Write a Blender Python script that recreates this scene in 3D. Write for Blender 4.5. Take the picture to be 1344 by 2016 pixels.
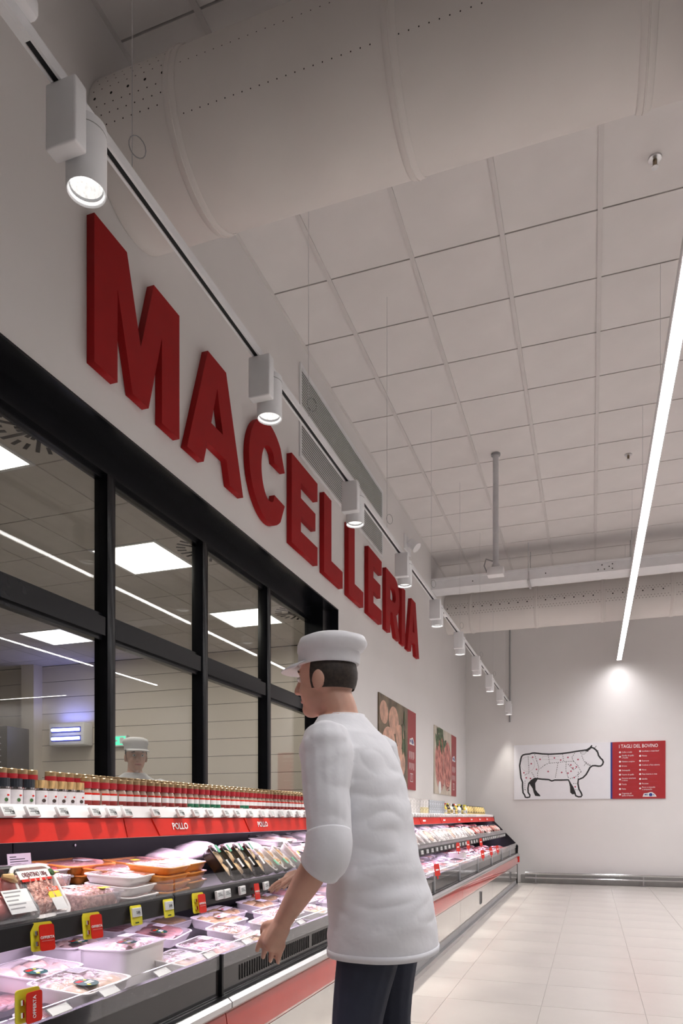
import bpy, bmesh, math, random
import numpy as np
from mathutils import Vector, Matrix, noise
random.seed(7)
for o in list(bpy.data.objects): bpy.data.objects.remove(o, do_unlink=True)
scene = bpy.context.scene
C = scene.collection
PI = math.pi
R = math.radians

# ------------------------------------------------------------------ camera
THETA = 0.3348
cam_d = bpy.data.cameras.new('camera'); cam = bpy.data.objects.new('camera', cam_d); C.objects.link(cam)
cam.location = (2.194, 0, 1.184); cam.rotation_euler = (PI/2, 0, THETA)
cam_d.sensor_fit = 'HORIZONTAL'; cam_d.sensor_width = 36; cam_d.lens = 1413/1344*36
cam_d.shift_y = (1608-1008)/1344; cam_d.clip_start = 0.05; cam_d.clip_end = 100
scene.camera = cam
scene.cycles.caustics_reflective = False; scene.cycles.caustics_refractive = False; scene.cycles.max_bounces = 8
# ------------------------------------------------------------------ world, exposure, large lights
world = bpy.data.worlds.new('world'); scene.world = world; world.use_nodes = True
world.node_tree.nodes['Background'].inputs[0].default_value = (0.9, 0.95, 1, 1)
world.node_tree.nodes['Background'].inputs[1].default_value = 0.0
vs = scene.view_settings
vs.view_transform = 'Standard'; vs.look = 'None'; vs.gamma = 1; vs.exposure = 0.0
vs.use_curve_mapping = False
STRIP_W = 105.0      # watts of one continuous strip lamp
SPOT_W = 190.0       # watts of one track spot
CASE_W = 1.9         # watts per metre of the lamps under the case canopy
LAB_W = 9.5         # watts of one lab ceiling panel
STRIP_Z = 3.86
YB = 13.3            # rear wall
CE = 4.98            # ceiling

def area_light(name, loc, rot, sx, sy, power, col=(1, 1, 1), spread=PI, parent=None):
    d = bpy.data.lights.new(name, 'AREA'); d.shape = 'RECTANGLE'; d.size = sx; d.size_y = sy
    d.energy = power; d.color = col; d.spread = spread
    o = bpy.data.objects.new(name, d); C.objects.link(o); o.location = loc; o.rotation_euler = rot
    if parent: o.parent = parent
    return o

# ------------------------------------------------------------------ materials
MATS = {}
def mat(name, col, rough=0.5, metal=0.0, var=0.06, scale=8.0, bump=0.0, bscale=60.0, coat=0.0, spec=0.5, sub=0.0, emit=None, col2=None, stretch=None):
    if name in MATS: return MATS[name]
    m = bpy.data.materials.new(name); m.use_nodes = True
    nt = m.node_tree; b = nt.nodes['Principled BSDF']
    tc = nt.nodes.new('ShaderNodeTexCoord'); src = tc.outputs['Object']
    if stretch:
        mp = nt.nodes.new('ShaderNodeMapping'); mp.inputs['Scale'].default_value = stretch
        nt.links.new(src, mp.inputs[0]); src = mp.outputs[0]
    n = nt.nodes.new('ShaderNodeTexNoise'); n.inputs['Scale'].default_value = scale; n.inputs['Detail'].default_value = 4
    nt.links.new(src, n.inputs['Vector'])
    r = nt.nodes.new('ShaderNodeValToRGB')
    lo = [max(0, c*(1-var)) for c in col]; hi = [min(1, c*(1+var)) for c in (col2 or col)]
    r.color_ramp.elements[0].color = (*lo, 1); r.color_ramp.elements[1].color = (*hi, 1)
    r.color_ramp.elements[0].position = 0.35; r.color_ramp.elements[1].position = 0.65
    nt.links.new(n.outputs[0], r.inputs[0]); nt.links.new(r.outputs[0], b.inputs['Base Color'])
    b.inputs['Roughness'].default_value = rough; b.inputs['Metallic'].default_value = metal
    b.inputs['Specular IOR Level'].default_value = spec
    if coat: b.inputs['Coat Weight'].default_value = coat; b.inputs['Coat Roughness'].default_value = 0.08
    if sub:
        b.inputs['Subsurface Weight'].default_value = sub; b.inputs['Subsurface Radius'].default_value = (0.01, 0.004, 0.003)
    if bump:
        n2 = nt.nodes.new('ShaderNodeTexNoise'); n2.inputs['Scale'].default_value = bscale; n2.inputs['Detail'].default_value = 3
        nt.links.new(src, n2.inputs['Vector'])
        bp = nt.nodes.new('ShaderNodeBump'); bp.inputs['Strength'].default_value = bump; bp.inputs['Distance'].default_value = 0.01
        nt.links.new(n2.outputs[0], bp.inputs['Height']); nt.links.new(bp.outputs[0], b.inputs['Normal'])
    if emit:
        b.inputs['Emission Color'].default_value = (*emit[0], 1); b.inputs['Emission Strength'].default_value = emit[1]
        m.cycles.emission_sampling = 'NONE' if len(emit) > 2 else 'AUTO'
    MATS[name] = m
    return m

def glassmat(name, tint=(0.93, 0.94, 0.93), base=0.04, rough=0.0, bump=0.0, white=0.0):
    """clear sheet: straight-through transmission plus mirror reflection that grows at grazing angles"""
    if name in MATS: return MATS[name]
    m = bpy.data.materials.new(name); m.use_nodes = True
    nt = m.node_tree; nt.nodes.remove(nt.nodes['Principled BSDF']); out = nt.nodes['Material Output']
    tr = nt.nodes.new('ShaderNodeBsdfTransparent'); tr.inputs[0].default_value = (*tint, 1)
    gl = nt.nodes.new('ShaderNodeBsdfGlossy'); gl.inputs['Roughness'].default_value = rough; gl.inputs[0].default_value = (1, 1, 1, 1)
    lw = nt.nodes.new('ShaderNodeLayerWeight'); lw.inputs[0].default_value = 0.5
    p = nt.nodes.new('ShaderNodeMath'); p.operation = 'POWER'; p.inputs[1].default_value = 5
    ma = nt.nodes.new('ShaderNodeMath'); ma.operation = 'MULTIPLY_ADD'; ma.inputs[1].default_value = 0.9; ma.inputs[2].default_value = base
    nt.links.new(lw.outputs['Facing'], p.inputs[0]); nt.links.new(p.outputs[0], ma.inputs[0])
    mx = nt.nodes.new('ShaderNodeMixShader'); nt.links.new(ma.outputs[0], mx.inputs[0])
    thru = tr.outputs[0]
    if white:
        df = nt.nodes.new('ShaderNodeBsdfDiffuse'); df.inputs[0].default_value = (0.85, 0.85, 0.87, 1)
        m2 = nt.nodes.new('ShaderNodeMixShader'); m2.inputs[0].default_value = white
        nt.links.new(tr.outputs[0], m2.inputs[1]); nt.links.new(df.outputs[0], m2.inputs[2]); thru = m2.outputs[0]
    nt.links.new(thru, mx.inputs[1]); nt.links.new(gl.outputs[0], mx.inputs[2])
    nt.links.new(mx.outputs[0], out.inputs[0])
    if bump:
        tc = nt.nodes.new('ShaderNodeTexCoord')
        n2 = nt.nodes.new('ShaderNodeTexNoise'); n2.inputs['Scale'].default_value = 38; n2.inputs['Detail'].default_value = 3; n2.inputs['Distortion'].default_value = 1.5
        nt.links.new(tc.outputs['Object'], n2.inputs['Vector'])
        bp = nt.nodes.new('ShaderNodeBump'); bp.inputs['Strength'].default_value = bump; bp.inputs['Distance'].default_value = 0.012
        nt.links.new(n2.outputs[0], bp.inputs['Height']); nt.links.new(bp.outputs[0], gl.inputs['Normal']); 
    MATS[name] = m
    return m

WALL = mat('wall_paint', (0.79, 0.77, 0.765), 0.75, var=0.015, scale=1.5, bump=0.03, bscale=200)
CEIL = mat('ceiling_tile_board', (0.75, 0.72, 0.71), 0.9, var=0.03, scale=2.5, bump=0.05, bscale=300)
TBAR = mat('ceiling_grid_paint', (0.66, 0.63, 0.62), 0.6, var=0.02)
PLENUM = mat('plenum_dark', (0.03, 0.03, 0.03), 0.9)
DUCT = mat('duct_fabric', (0.74, 0.705, 0.68), 0.85, var=0.02, scale=3, bump=0.06, bscale=25)
HOLE = mat('perforation_dark', (0.015, 0.013, 0.012), 0.9)
FLOORM = mat('floor_porcelain', (0.68, 0.645, 0.605), 0.22, var=0.03, scale=2.2, bump=0.015, bscale=120, spec=0.45)
GROUT = mat('grout', (0.46, 0.43, 0.40), 0.8)
REDL = mat('red_letter_paint', (0.34, 0.008, 0.010), 0.65, var=0.03, spec=0.2)
REDP = mat('red_plastic', (0.66, 0.022, 0.011), 0.45, var=0.04, spec=0.25)
REDB = mat('red_bumper_gloss', (0.62, 0.05, 0.035), 0.12, var=0.03, coat=0.5)
BLACKM = mat('black_frame_gloss', (0.008, 0.0085, 0.011), 0.2, var=0.1, spec=0.22)
BLACK = mat('black_case_metal', (0.014, 0.014, 0.016), 0.4, var=0.1, spec=0.25)
DARKG = mat('dark_glass_front', (0.030, 0.028, 0.028), 0.14, var=0.05, coat=0.2)
STEEL = mat('brushed_steel', (0.62, 0.62, 0.63), 0.28, 1.0, var=0.05, scale=20, stretch=(40, 1, 40))
STEELP = mat('polished_panel', (0.70, 0.69, 0.67), 0.14, 0.85, var=0.03)
CHROME = mat('chrome', (0.8, 0.8, 0.82), 0.12, 1.0, var=0.02)
GREYM = mat('grey_plastic', (0.33, 0.33, 0.34), 0.45)
PALEG = mat('pale_grey_plastic', (0.60, 0.60, 0.62), 0.4)
WHITEM = mat('white_powder_coat', (0.82, 0.82, 0.84), 0.35, var=0.02)
WHITEP = mat('white_plastic', (0.80, 0.79, 0.80), 0.3, var=0.02)
FOAM = mat('white_foam_tray', (0.86, 0.83, 0.82), 0.45, var=0.03, bump=0.02)
ORANGE = mat('orange_tray_plastic', (0.86, 0.34, 0.07), 0.3, var=0.05)
BLACKT = mat('black_tray_plastic', (0.025, 0.022, 0.022), 0.25, coat=0.4)
BASEG = mat('baseboard_grey', (0.36, 0.35, 0.34), 0.4)
PAPER = mat('paper_label', (0.85, 0.85, 0.85), 0.6, var=0.02)
YELLOW = mat('yellow_plastic', (0.80, 0.72, 0.04), 0.4)
GREENL = mat('green_label', (0.015, 0.10, 0.075), 0.4, var=0.2, scale=40)
INK = mat('black_ink', (0.02, 0.02, 0.022), 0.6)
LCD = mat('ink_display', (0.58, 0.60, 0.60), 0.35)
GOLD = mat('gold_cap', (0.50, 0.36, 0.20), 0.3, 0.6, var=0.15, scale=60)
WOODC = mat('wood_look_cap', (0.56, 0.36, 0.16), 0.45, var=0.35, scale=90, stretch=(1, 1, 0.2))
DARKC = mat('charcoal_cap', (0.035, 0.04, 0.05), 0.3)
SPICE = mat('ground_spice', (0.26, 0.06, 0.03), 0.6, var=0.3, scale=80)
PEPPER = mat('peppercorns', (0.05, 0.03, 0.025), 0.6, var=0.6, scale=200)
GREENH = mat('dried_herbs', (0.05, 0.13, 0.04), 0.7, var=0.5, scale=120)
CHICK = mat('pale_chicken', (0.80, 0.60, 0.52), 0.28, var=0.12, scale=18, sub=0.15, col2=(0.86, 0.66, 0.56), coat=0.4)
YCHICK = mat('yellow_chicken', (0.80, 0.52, 0.24), 0.28, var=0.15, scale=18, sub=0.15, col2=(0.88, 0.64, 0.38), coat=0.4)
HAM = mat('pink_sliced_meat', (0.66, 0.30, 0.29), 0.3, var=0.18, scale=22, sub=0.1, col2=(0.78, 0.45, 0.42), coat=0.3)
MINCE = mat('minced_meat', (0.48, 0.16, 0.13), 0.4, var=0.35, scale=95, bump=0.8, bscale=130, col2=(0.74, 0.40, 0.33))
REDMEAT = mat('red_meat', (0.36, 0.045, 0.045), 0.3, var=0.25, scale=20, col2=(0.52, 0.12, 0.10), coat=0.3)
BAGM = mat('wrinkled_bag', (0.80, 0.72, 0.74), 0.2, var=0.1, scale=14, bump=0.7, bscale=22, coat=0.6)
PKT = mat('white_packet', (0.82, 0.78, 0.78), 0.25, var=0.1, scale=12, bump=0.4, bscale=25, coat=0.4)
GLASS = glassmat('window_glass', (0.94, 0.94, 0.92), 0.030)
CLEAR = glassmat('clear_plastic', (0.96, 0.96, 0.97), 0.04, rough=0.03, white=0.03)
FILM = glassmat('cling_film', (0.98, 0.98, 0.98), 0.03, rough=0.03, bump=0.35, white=0.015)
LEDM = mat('led_diffuser', (0.9, 0.9, 0.9), 0.4, emit=((1, 0.98, 0.96), 14.0, 1))
PANELM = mat('led_panel', (0.9, 0.9, 0.88), 0.4, emit=((1, 0.97, 0.90), 6.0, 1))
LENSM = mat('spot_lens', (0.9, 0.9, 0.9), 0.2, emit=((1, 0.98, 0.95), 0.30, 1), var=0.3, scale=150)
LENSC = mat('spot_chip', (0.9, 0.9, 0.9), 0.2, emit=((1, 0.98, 0.95), 3.0, 1))
LENSR = mat('spot_glow_ring', (0.9, 0.9, 0.9), 0.2, emit=((1, 0.97, 0.93), 0.85, 1))
UVM = mat('ultraviolet_tube', (0.6, 0.65, 1), 0.3, emit=((0.35, 0.42, 1.0), 9.0, 1))
EXITM = mat('exit_sign_green', (0.05, 0.5, 0.3), 0.4, emit=((0.1, 0.8, 0.5), 1.2, 1))
LABWALL = mat('lab_wall_panel', (0.66, 0.60, 0.53), 0.5, var=0.02, scale=2)
LABCEIL = mat('lab_ceiling_tile', (0.56, 0.52, 0.48), 0.85, var=0.03)
SKIN = mat('skin', (0.62, 0.36, 0.27), 0.45, var=0.08, scale=14, sub=0.15)
SHIRT = mat('white_shirt_cloth', (0.80, 0.81, 0.85), 0.8, var=0.03, bump=0.35, bscale=14)
NAVY = mat('navy_trouser_cloth', (0.022, 0.028, 0.05), 0.8, var=0.15, bump=0.2, bscale=30)
SHOE = mat('black_shoe', (0.02, 0.02, 0.02), 0.4)
HAIR = mat('dark_hair', (0.03, 0.02, 0.015), 0.6, var=0.4, scale=90)
EYE = mat('eye_white', (0.8, 0.78, 0.75), 0.2)
LIP = mat('lips', (0.45, 0.16, 0.14), 0.4)

# ------------------------------------------------------------------ builders
class MB:
    def __init__(s): s.v = []; s.f = []; s.m = []; s.mi = 0
    def quad(s, *pts):
        n = len(s.v); s.v += [tuple(p) for p in pts]; s.f.append(tuple(range(n, n+len(pts)))); s.m.append(s.mi); return s
    def box(s, x0, x1, y0, y1, z0, z1):
        n = len(s.v)
        s.v += [(x0,y0,z0),(x1,y0,z0),(x1,y1,z0),(x0,y1,z0),(x0,y0,z1),(x1,y0,z1),(x1,y1,z1),(x0,y1,z1)]
        for f in ((0,3,2,1),(4,5,6,7),(0,1,5,4),(1,2,6,5),(2,3,7,6),(3,0,4,7)):
            s.f.append(tuple(n+i for i in f)); s.m.append(s.mi)
        return s
    def rings(s, rs, cap0=True, cap1=True, closed=True):
        n0 = len(s.v); k = len(rs[0])
        for r in rs: s.v += [tuple(p) for p in r]
        for i in range(len(rs)-1):
            for j in range(k if closed else k-1):
                a = n0+i*k+j; b = n0+i*k+(j+1) % k
                s.f.append((a, b, b+k, a+k)); s.m.append(s.mi)
        if cap0: s.f.append(tuple(n0+j for j in reversed(range(k)))); s.m.append(s.mi)
        if cap1: s.f.append(tuple(n0+(len(rs)-1)*k+j for j in range(k))); s.m.append(s.mi)
        return s
    def prism(s, poly, axis, a, b):
        """poly: 2D points; axis 'y': (x,z) extruded a..b along y; 'x': (y,z); 'z': (x,y)"""
        def P(p, t): return {'y': (p[0], t, p[1]), 'x': (t, p[0], p[1]), 'z': (p[0], p[1], t)}[axis]
        return s.rings([[P(p, a) for p in poly], [P(p, b) for p in poly]])
    def tube(s, pts, rad, n=8, cap=True):
        pts = [Vector(p) for p in pts]; rs = []
        if not isinstance(rad, (list, tuple)): rad = [rad]*len(pts)
        up = None
        for i, p in enumerate(pts):
            d = (pts[min(i+1, len(pts)-1)]-pts[max(i-1, 0)]).normalized()
            if up is None: up = Vector((0, 0, 1)) if abs(d.z) < 0.9 else Vector((1, 0, 0))
            a = d.cross(up).normalized(); b = a.cross(d).normalized(); up = b
            rs.append([p+a*math.cos(t*2*PI/n)*rad[i]+b*math.sin(t*2*PI/n)*rad[i] for t in range(n)])
        return s.rings(rs, cap, cap)
    def lathe(s, prof, n=16, c=(0, 0, 0), cap0=True, cap1=True):
        return s.rings([[(c[0]+r*math.cos(2*PI*j/n), c[1]+r*math.sin(2*PI*j/n), c[2]+z) for j in range(n)] for r, z in prof], cap0, cap1)
    def ell(s, c, r, nu=12, nv=8):
        c = Vector(c); rs = []
        for i in range(nv+1):
            ph = -PI/2+PI*(0.03+0.94*i/nv)
            rs.append([(c.x+r[0]*math.cos(ph)*math.cos(2*PI*j/nu), c.y+r[1]*math.cos(ph)*math.sin(2*PI*j/nu), c.z+r[2]*math.sin(ph)) for j in range(nu)])
        return s.rings(rs)
    def mesh(s, name, mats, smooth=False, ang=35):
        me = bpy.data.meshes.new(name); me.from_pydata(s.v, [], s.f)
        for m in (mats if isinstance(mats, (list, tuple)) else [mats]): me.materials.append(m)
        me.polygons.foreach_set('material_index', s.m)
        bm = bmesh.new(); bm.from_mesh(me); bmesh.ops.recalc_face_normals(bm, faces=bm.faces); bm.to_mesh(me); bm.free()
        if smooth:
            me.polygons.foreach_set('use_smooth', [True]*len(me.polygons)); me.set_sharp_from_angle(angle=R(ang))
        me.update(); return me
    def build(s, name, mats, parent=None, smooth=False, loc=None, ang=35):
        return put(name, s.mesh(name, mats, smooth, ang), parent, loc)

def put(name, me, parent=None, loc=None, rot=None):
    o = bpy.data.objects.new(name, me); C.objects.link(o)
    if parent: o.parent = parent
    if loc is not None: o.location = loc
    if rot is not None: o.rotation_euler = rot
    return o
def tag(o, label, cat, group=None, kind=None):
    o['label'] = label
    if cat: o['category'] = cat
    if group: o['group'] = group
    if kind: o['kind'] = kind
    return o
def thing(name, label, cat, loc=(0, 0, 0), rz=0, group=None, kind=None, rot=None):
    o = bpy.data.objects.new(name, None); C.objects.link(o); o.location = loc; o.rotation_euler = rot or (0, 0, rz)
    o.empty_display_size = 0.1
    return tag(o, label, cat, group, kind)
def struct(o, label): o['kind'] = 'structure'; o['label'] = label; return o
def copy_tree(src, parent=None):
    c = src.copy(); C.objects.link(c)
    if parent: c.parent = parent
    for ch in list(src.children): copy_tree(ch, c)
    return c
def box_mesh(name, w, d, h, m, bev=0.0, z0=0.0, seg=2):
    bm = bmesh.new(); bmesh.ops.create_cube(bm, size=1)
    bmesh.ops.scale(bm, vec=(w, d, h), verts=bm.verts); bmesh.ops.translate(bm, vec=(0, 0, h/2+z0), verts=bm.verts)
    if bev: bmesh.ops.bevel(bm, geom=bm.edges[:], offset=bev, segments=seg, profile=0.5, affect='EDGES')
    me = bpy.data.meshes.new(name); bm.to_mesh(me); bm.free(); me.materials.append(m)
    if bev:
        me.polygons.foreach_set('use_smooth', [True]*len(me.polygons)); me.set_sharp_from_angle(angle=R(40))
    return me
TXT = {}
def text_mesh(s, size, m, bold=0.0, ext=0.0004, align='CENTER', xs=1.0):
    k = (s, size, m.name, bold, ext, align, xs)
    if k in TXT: return TXT[k]
    cu = bpy.data.curves.new('txt', 'FONT'); cu.body = s; cu.size = size; cu.align_x = align; cu.align_y = 'CENTER'
    cu.extrude = ext; cu.offset = bold*size; cu.resolution_u = 2
    o = bpy.data.objects.new('txt', cu); C.objects.link(o)
    dg = bpy.context.evaluated_depsgraph_get(); me = bpy.data.meshes.new_from_object(o.evaluated_get(dg))
    bpy.data.objects.remove(o); bpy.data.curves.remove(cu)
    if xs != 1.0: me.transform(Matrix.Diagonal((xs, 1, 1, 1)))
    me.materials.clear(); me.materials.append(m); me.name = 'lettering'; TXT[k] = me
    return me
def orient(o, loc, right, up):
    r = Vector(right).normalized(); u = Vector(up).normalized(); n = r.cross(u)
    M = Matrix((r, u, n)).transposed().to_4x4(); M.translation = Vector(loc); o.matrix_local = M
    return o
def text(s, size, m, parent, loc, right, up, name='lettering', bold=0.0, align='CENTER', xs=1.0):
    return orient(put(name, text_mesh(s, size, m, bold, align=align, xs=xs), parent), loc, right, up)
def curve_mesh(splines, ext, m, name):
    """filled flat outline with holes, extruded to both sides by ext, in the local XY plane"""
    cu = bpy.data.curves.new('c', 'CURVE'); cu.dimensions = '2D'; cu.fill_mode = 'BOTH'; cu.extrude = ext
    for sp in splines:
        s = cu.splines.new('POLY'); s.points.add(len(sp)-1)
        for p, q in zip(s.points, sp): p.co = (q[0], q[1], 0, 1)
        s.use_cyclic_u = True
    o = bpy.data.objects.new('c', cu); C.objects.link(o)
    dg = bpy.context.evaluated_depsgraph_get(); me = bpy.data.meshes.new_from_object(o.evaluated_get(dg))
    bpy.data.objects.remove(o); bpy.data.curves.remove(cu)
    me.materials.clear(); me.materials.append(m); me.name = name
    return me

SHOPW = mat('shop_wall_grey', (0.30, 0.29, 0.29), 0.8)
# ================================================================== STRUCTURE
XR, YF = 12.0, -6.0
WY0, WY1, WZ0, WZ1 = -1.5, 6.21, 0.95, 3.085     # window opening in the left wall
b = MB()
b.box(-0.24, 0, YF, WY0, 0, CE+0.3); b.box(-0.24, 0, WY1, YB, 0, CE+0.3)
b.box(-0.24, 0, WY0, WY1, WZ1, CE+0.3); b.box(-0.24, 0, WY0, WY1, 0, WZ0)
struct(b.build('wall_left', WALL), 'white painted wall carrying the red letters beside the shop floor')
struct(MB().box(-0.24, XR+0.2, YB, YB+0.2, 0, CE+0.3).build('wall_rear', WALL), 'pale end wall with the cattle cuts board')
struct(MB().box(XR, XR+0.2, YF, YB, 0, CE+0.3).build('wall_right', SHOPW), 'grey side wall across the shop floor')
struct(MB().box(-0.24, XR+0.2, YF-0.2, YF, 0, CE+0.3).build('wall_front', SHOPW), 'grey wall at the near end of the shop')

# floor: slab with individual tiles where the picture shows them
fl = struct(MB().box(-0.24, XR, YF, YB, -0.1, -0.004).build('floor', GROUT), 'cream porcelain tiled shop floor')
TS = 0.6; FX0 = 1.30-0.6; FY0 = 7.65-TS*12
fm = MB().box(0.0015, TS-0.0015, 0.0015, TS-0.0015, -0.004, 0).mesh('floor_tile', FLOORM)
rest = MB()
for i in range(-2, 19):
    for j in range(-9, 22):
        x, y = FX0+i*TS, FY0+j*TS
        if y+TS > YB+0.3 or x+TS > XR+0.3: continue
        if 0.6 < x < 4.9 and y > 3.0: put('floor_tile', fm, fl, (x, y, 0))
        else: rest.box(x+0.0015, min(x+TS-0.0015, XR), y+0.0015, min(y+TS-0.0015, YB), -0.004, 0)
rest.build('floor_tiles_beyond', FLOORM, fl)['kind'] = 'stuff'

# ceiling: dark plenum, T bars along the shop, tiles
ce = struct(MB().box(-0.24, XR, YF, YB, CE+0.02, CE+0.3).build('ceiling', PLENUM), 'suspended ceiling of large pale square tiles')
CX0 = 2.194-2.3478; CY0 = 4.166
tile_me = MB().box(0.011, TS-0.011, 0.006, TS-0.006, 0, 0.018).mesh('ceiling_tile', CEIL)
edge_me = MB().box(-CX0+0.004, TS-0.011, 0.006, TS-0.006, 0, 0.018).mesh('ceiling_tile', CEIL)
rest = MB()
for i in range(0, 21):
    x = CX0+i*TS
    for j in range(-17, 16):
        y = CY0+j*TS
        if y+TS > YB+0.4 or y < YF: continue
        if i < 9 and y > 1.6: put('ceiling_tile', edge_me if i == 0 else tile_me, ce, (x, y, CE))
        else: rest.box(max(x+0.011, 0.004), min(x+TS-0.011, XR), y+0.006, y+TS-0.006, CE, CE+0.018)
    if i > 0: put('grid_bar', MB().box(-0.015, 0.015, YF, YB, -0.012, 0.0).mesh('grid_bar', TBAR), ce, (x, 0, CE))
rest.build('ceiling_tiles_beyond', CEIL, ce)['kind'] = 'stuff'
put('wall_angle', MB().box(0, 0.022, YF, YB, -0.004, 0.0).mesh('wall_angle', TBAR), ce, (0.0, 0, CE))

# baseboard and guard rail at the rear wall
struct(MB().box(1.0, XR, YB-0.02, YB, 0, 0.15).build('baseboard_rear', BASEG), 'grey skirting along the end wall')
gr = thing('guard_rail', 'polished steel tube guard rail running low along the end wall', 'rail', (1.08, YB-0.12, 0))
for z in (0.18, 0.10):
    MB().tube([(0, 0, z), (6.0, 0, z)], 0.022 if z > .15 else 0.014, 12).build('rail_tube', CHROME, gr, True)
for x in (0.18, 1.95, 3.7, 5.4):
    p = MB().tube([(x, 0, 0.0), (x, 0, 0.18)], 0.012, 10).build('post', STEEL, gr, True)
    MB().box(x-0.05, x+0.05, -0.03, 0.03, 0, 0.008).build('foot_plate', STEEL, p)

# ================================================================== WINDOW
w1 = bpy.data.objects.new('window_1', None); C.objects.link(w1); w1.location = (0, 0, 0)
struct(w1, 'long black framed window into the meat preparation room')
XG = -0.205
MB().box(-0.24, 0.004, WY0, WY1, WZ1-0.012, WZ1).build('soffit_panel', BLACKM, w1)
MB().box(-0.235, -0.06, WY1-0.235, WY1-0.012, WZ0, WZ1-0.012).build('jamb_panel', BLACKM, w1)
MB().box(-0.24, 0.004, WY1-0.012, WY1, WZ0, WZ1).build('casing_edge', BLACKM, w1)
MB().box(-0.235, -0.16, WY0, WY1-0.235, 2.95, WZ1-0.012).build('header', BLACKM, w1)
MB().box(-0.235, -0.15, WY0, WY1-0.235, WZ0, 1.05).build('sill', BLACKM, w1)
YM = [1.14, 2.12, 3.09, 4.05, 5.02]
def mullion(y):
    prof = [(-0.235, y), (-0.235, y+0.075), (-0.175, y+0.075), (-0.158, y+0.07), (-0.153, y+0.055), (-0.153, y+0.02), (-0.158, y+0.005), (-0.175, y)]
    m = MB(); m.rings([[(p[0], p[1], 1.05) for p in prof], [(p[0], p[1], 2.95) for p in prof]])
    m.build('mullion', BLACKM, w1, True)
for y in YM: mullion(y)
edges = [WY0]+[y for y in YM]+[WY1-0.235]
starts = [WY0]+[y+0.075 for y in YM]
for k in range(6):
    ya, yb = starts[k], edges[k+1]
    MB().box(-0.235, -0.165, ya, yb, 2.115, 2.21).build('transom', BLACKM, w1)
    for za, zb in ((1.05, 2.115), (2.21, 2.95)):
        MB().box(XG-0.004, XG+0.004, ya, yb, za, zb).build('pane', GLASS, w1)
        fr = MB(); t = 0.022
        fr.box(-0.23, -0.185, ya, yb, zb-t, zb); fr.box(-0.23, -0.185, ya, yb, za, za+t)
        fr.build('glazing_bead', BLACKM, w1)

# ================================================================== PREPARATION ROOM behind the glass
LX, LY, LZ = -6.6, 7.9, 3.23
struct(MB().box(LX, -0.24, -2.5, LY, -0.1, 0).build('floor_lab', mat('lab_floor', (0.38, 0.37, 0.36), 0.5)), 'grey floor of the preparation room')
wl = struct(MB().box(LX, -0.24, LY+0.012, LY+0.15, 0, LZ+0.1).build('wall_lab_far', PLENUM), 'cream panelled wall at the end of the preparation room')
pm = MB().box(0, -0.24-LX, 0, 0.012, 0.003, 0.212).mesh('panel', LABWALL)
for k in range(15): put('panel', pm, wl, (LX, LY, k*0.215))
MB().box(-5.08, -4.87, LY-0.16, LY, 0, LZ).build('pilaster', LABWALL, wl)
struct(MB().box(LX-0.1, LX, -2.5, LY, 0, LZ+0.1).build('wall_lab_side', LABWALL), 'cream side wall of the preparation room')
struct(MB().box(LX, -0.24, -2.6, -2.5, 0, LZ+0.1).build('wall_lab_near', LABWALL), 'cream near wall of the preparation room')
lc = struct(MB().box(LX, -0.24, -2.5, LY, LZ+0.02, LZ+0.1).build('ceiling_lab', PLENUM), 'tiled ceiling of the preparation room')
lt = MB().box(0.005, TS-0.005, 0.005, TS-0.005, 0, 0.015).mesh('ceiling_tile', LABCEIL)
PANELS = [(-1.455, 2.76), (-1.455, 4.56), (-1.455, 6.36), (-3.855, 2.76), (-3.855, 4.56), (-3.855, 6.36)]
PX0, PY0 = -1.455-0.6*8, 2.76-0.6*9
rest = MB()
for i in range(11):
    for j in range(18):
        x, y = PX0+i*TS, PY0+j*TS
        if any(abs(x-a) < .1 and abs(y-c) < .1 for a, c in PANELS): continue
        if any(abs(x-(a+0.6)) < .1 and abs(y-c) < .1 for a, c in PANELS[:3]): continue
        xa, xb, ya, yb = max(x, LX), min(x+TS, -0.24), max(y, -2.5), min(y+TS, LY)
        if xb-xa < 0.05 or yb-ya < 0.05: continue
        if xb-xa > .59 and yb-ya > .59 and y > 1.5: put('ceiling_tile', lt, lc, (x, y, LZ))
        else: rest.box(xa+0.005, xb-0.005, ya+0.005, yb-0.005, LZ, LZ+0.015)
rest.build('ceiling_tiles_cut', LABCEIL, lc)['kind'] = 'stuff'
PN = ['above the near end of the window', 'behind the second window mullion', 'behind the third window mullion', 'deep in the room above the jar end', 'deep in the room over the wall lamp', 'deep in the room by its end wall']
for k, (x, y) in enumerate(PANELS):
    t = thing('ceiling_panel_light', 'square glowing white ceiling panel, '+PN[k], 'ceiling light', (x+0.3, y+0.3, LZ), group='square panels in the preparation room ceiling')
    MB().box(-0.275, 0.275, -0.275, 0.275, -0.002, 0.006).build('diffuser', PANELM, t)
    f = MB(); f.box(-0.298, 0.298, -0.298, -0.275, -0.004, 0.015); f.box(-0.298, 0.298, 0.275, 0.298, -0.004, 0.015); f.box(-0.298, -0.275, -0.275, 0.275, -0.004, 0.015); f.box(0.275, 0.298, -0.275, 0.275, -0.004, 0.015)
    f.build('frame', WHITEM, t)
    area_light('panel_lamp', (0, 0, -0.01), (0, 0, 0), 0.52, 0.52, LAB_W, (1, 0.95, 0.86), parent=t)
DN = ['at the near end of the window', 'above the second window pane', 'above the third window pane']
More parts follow.
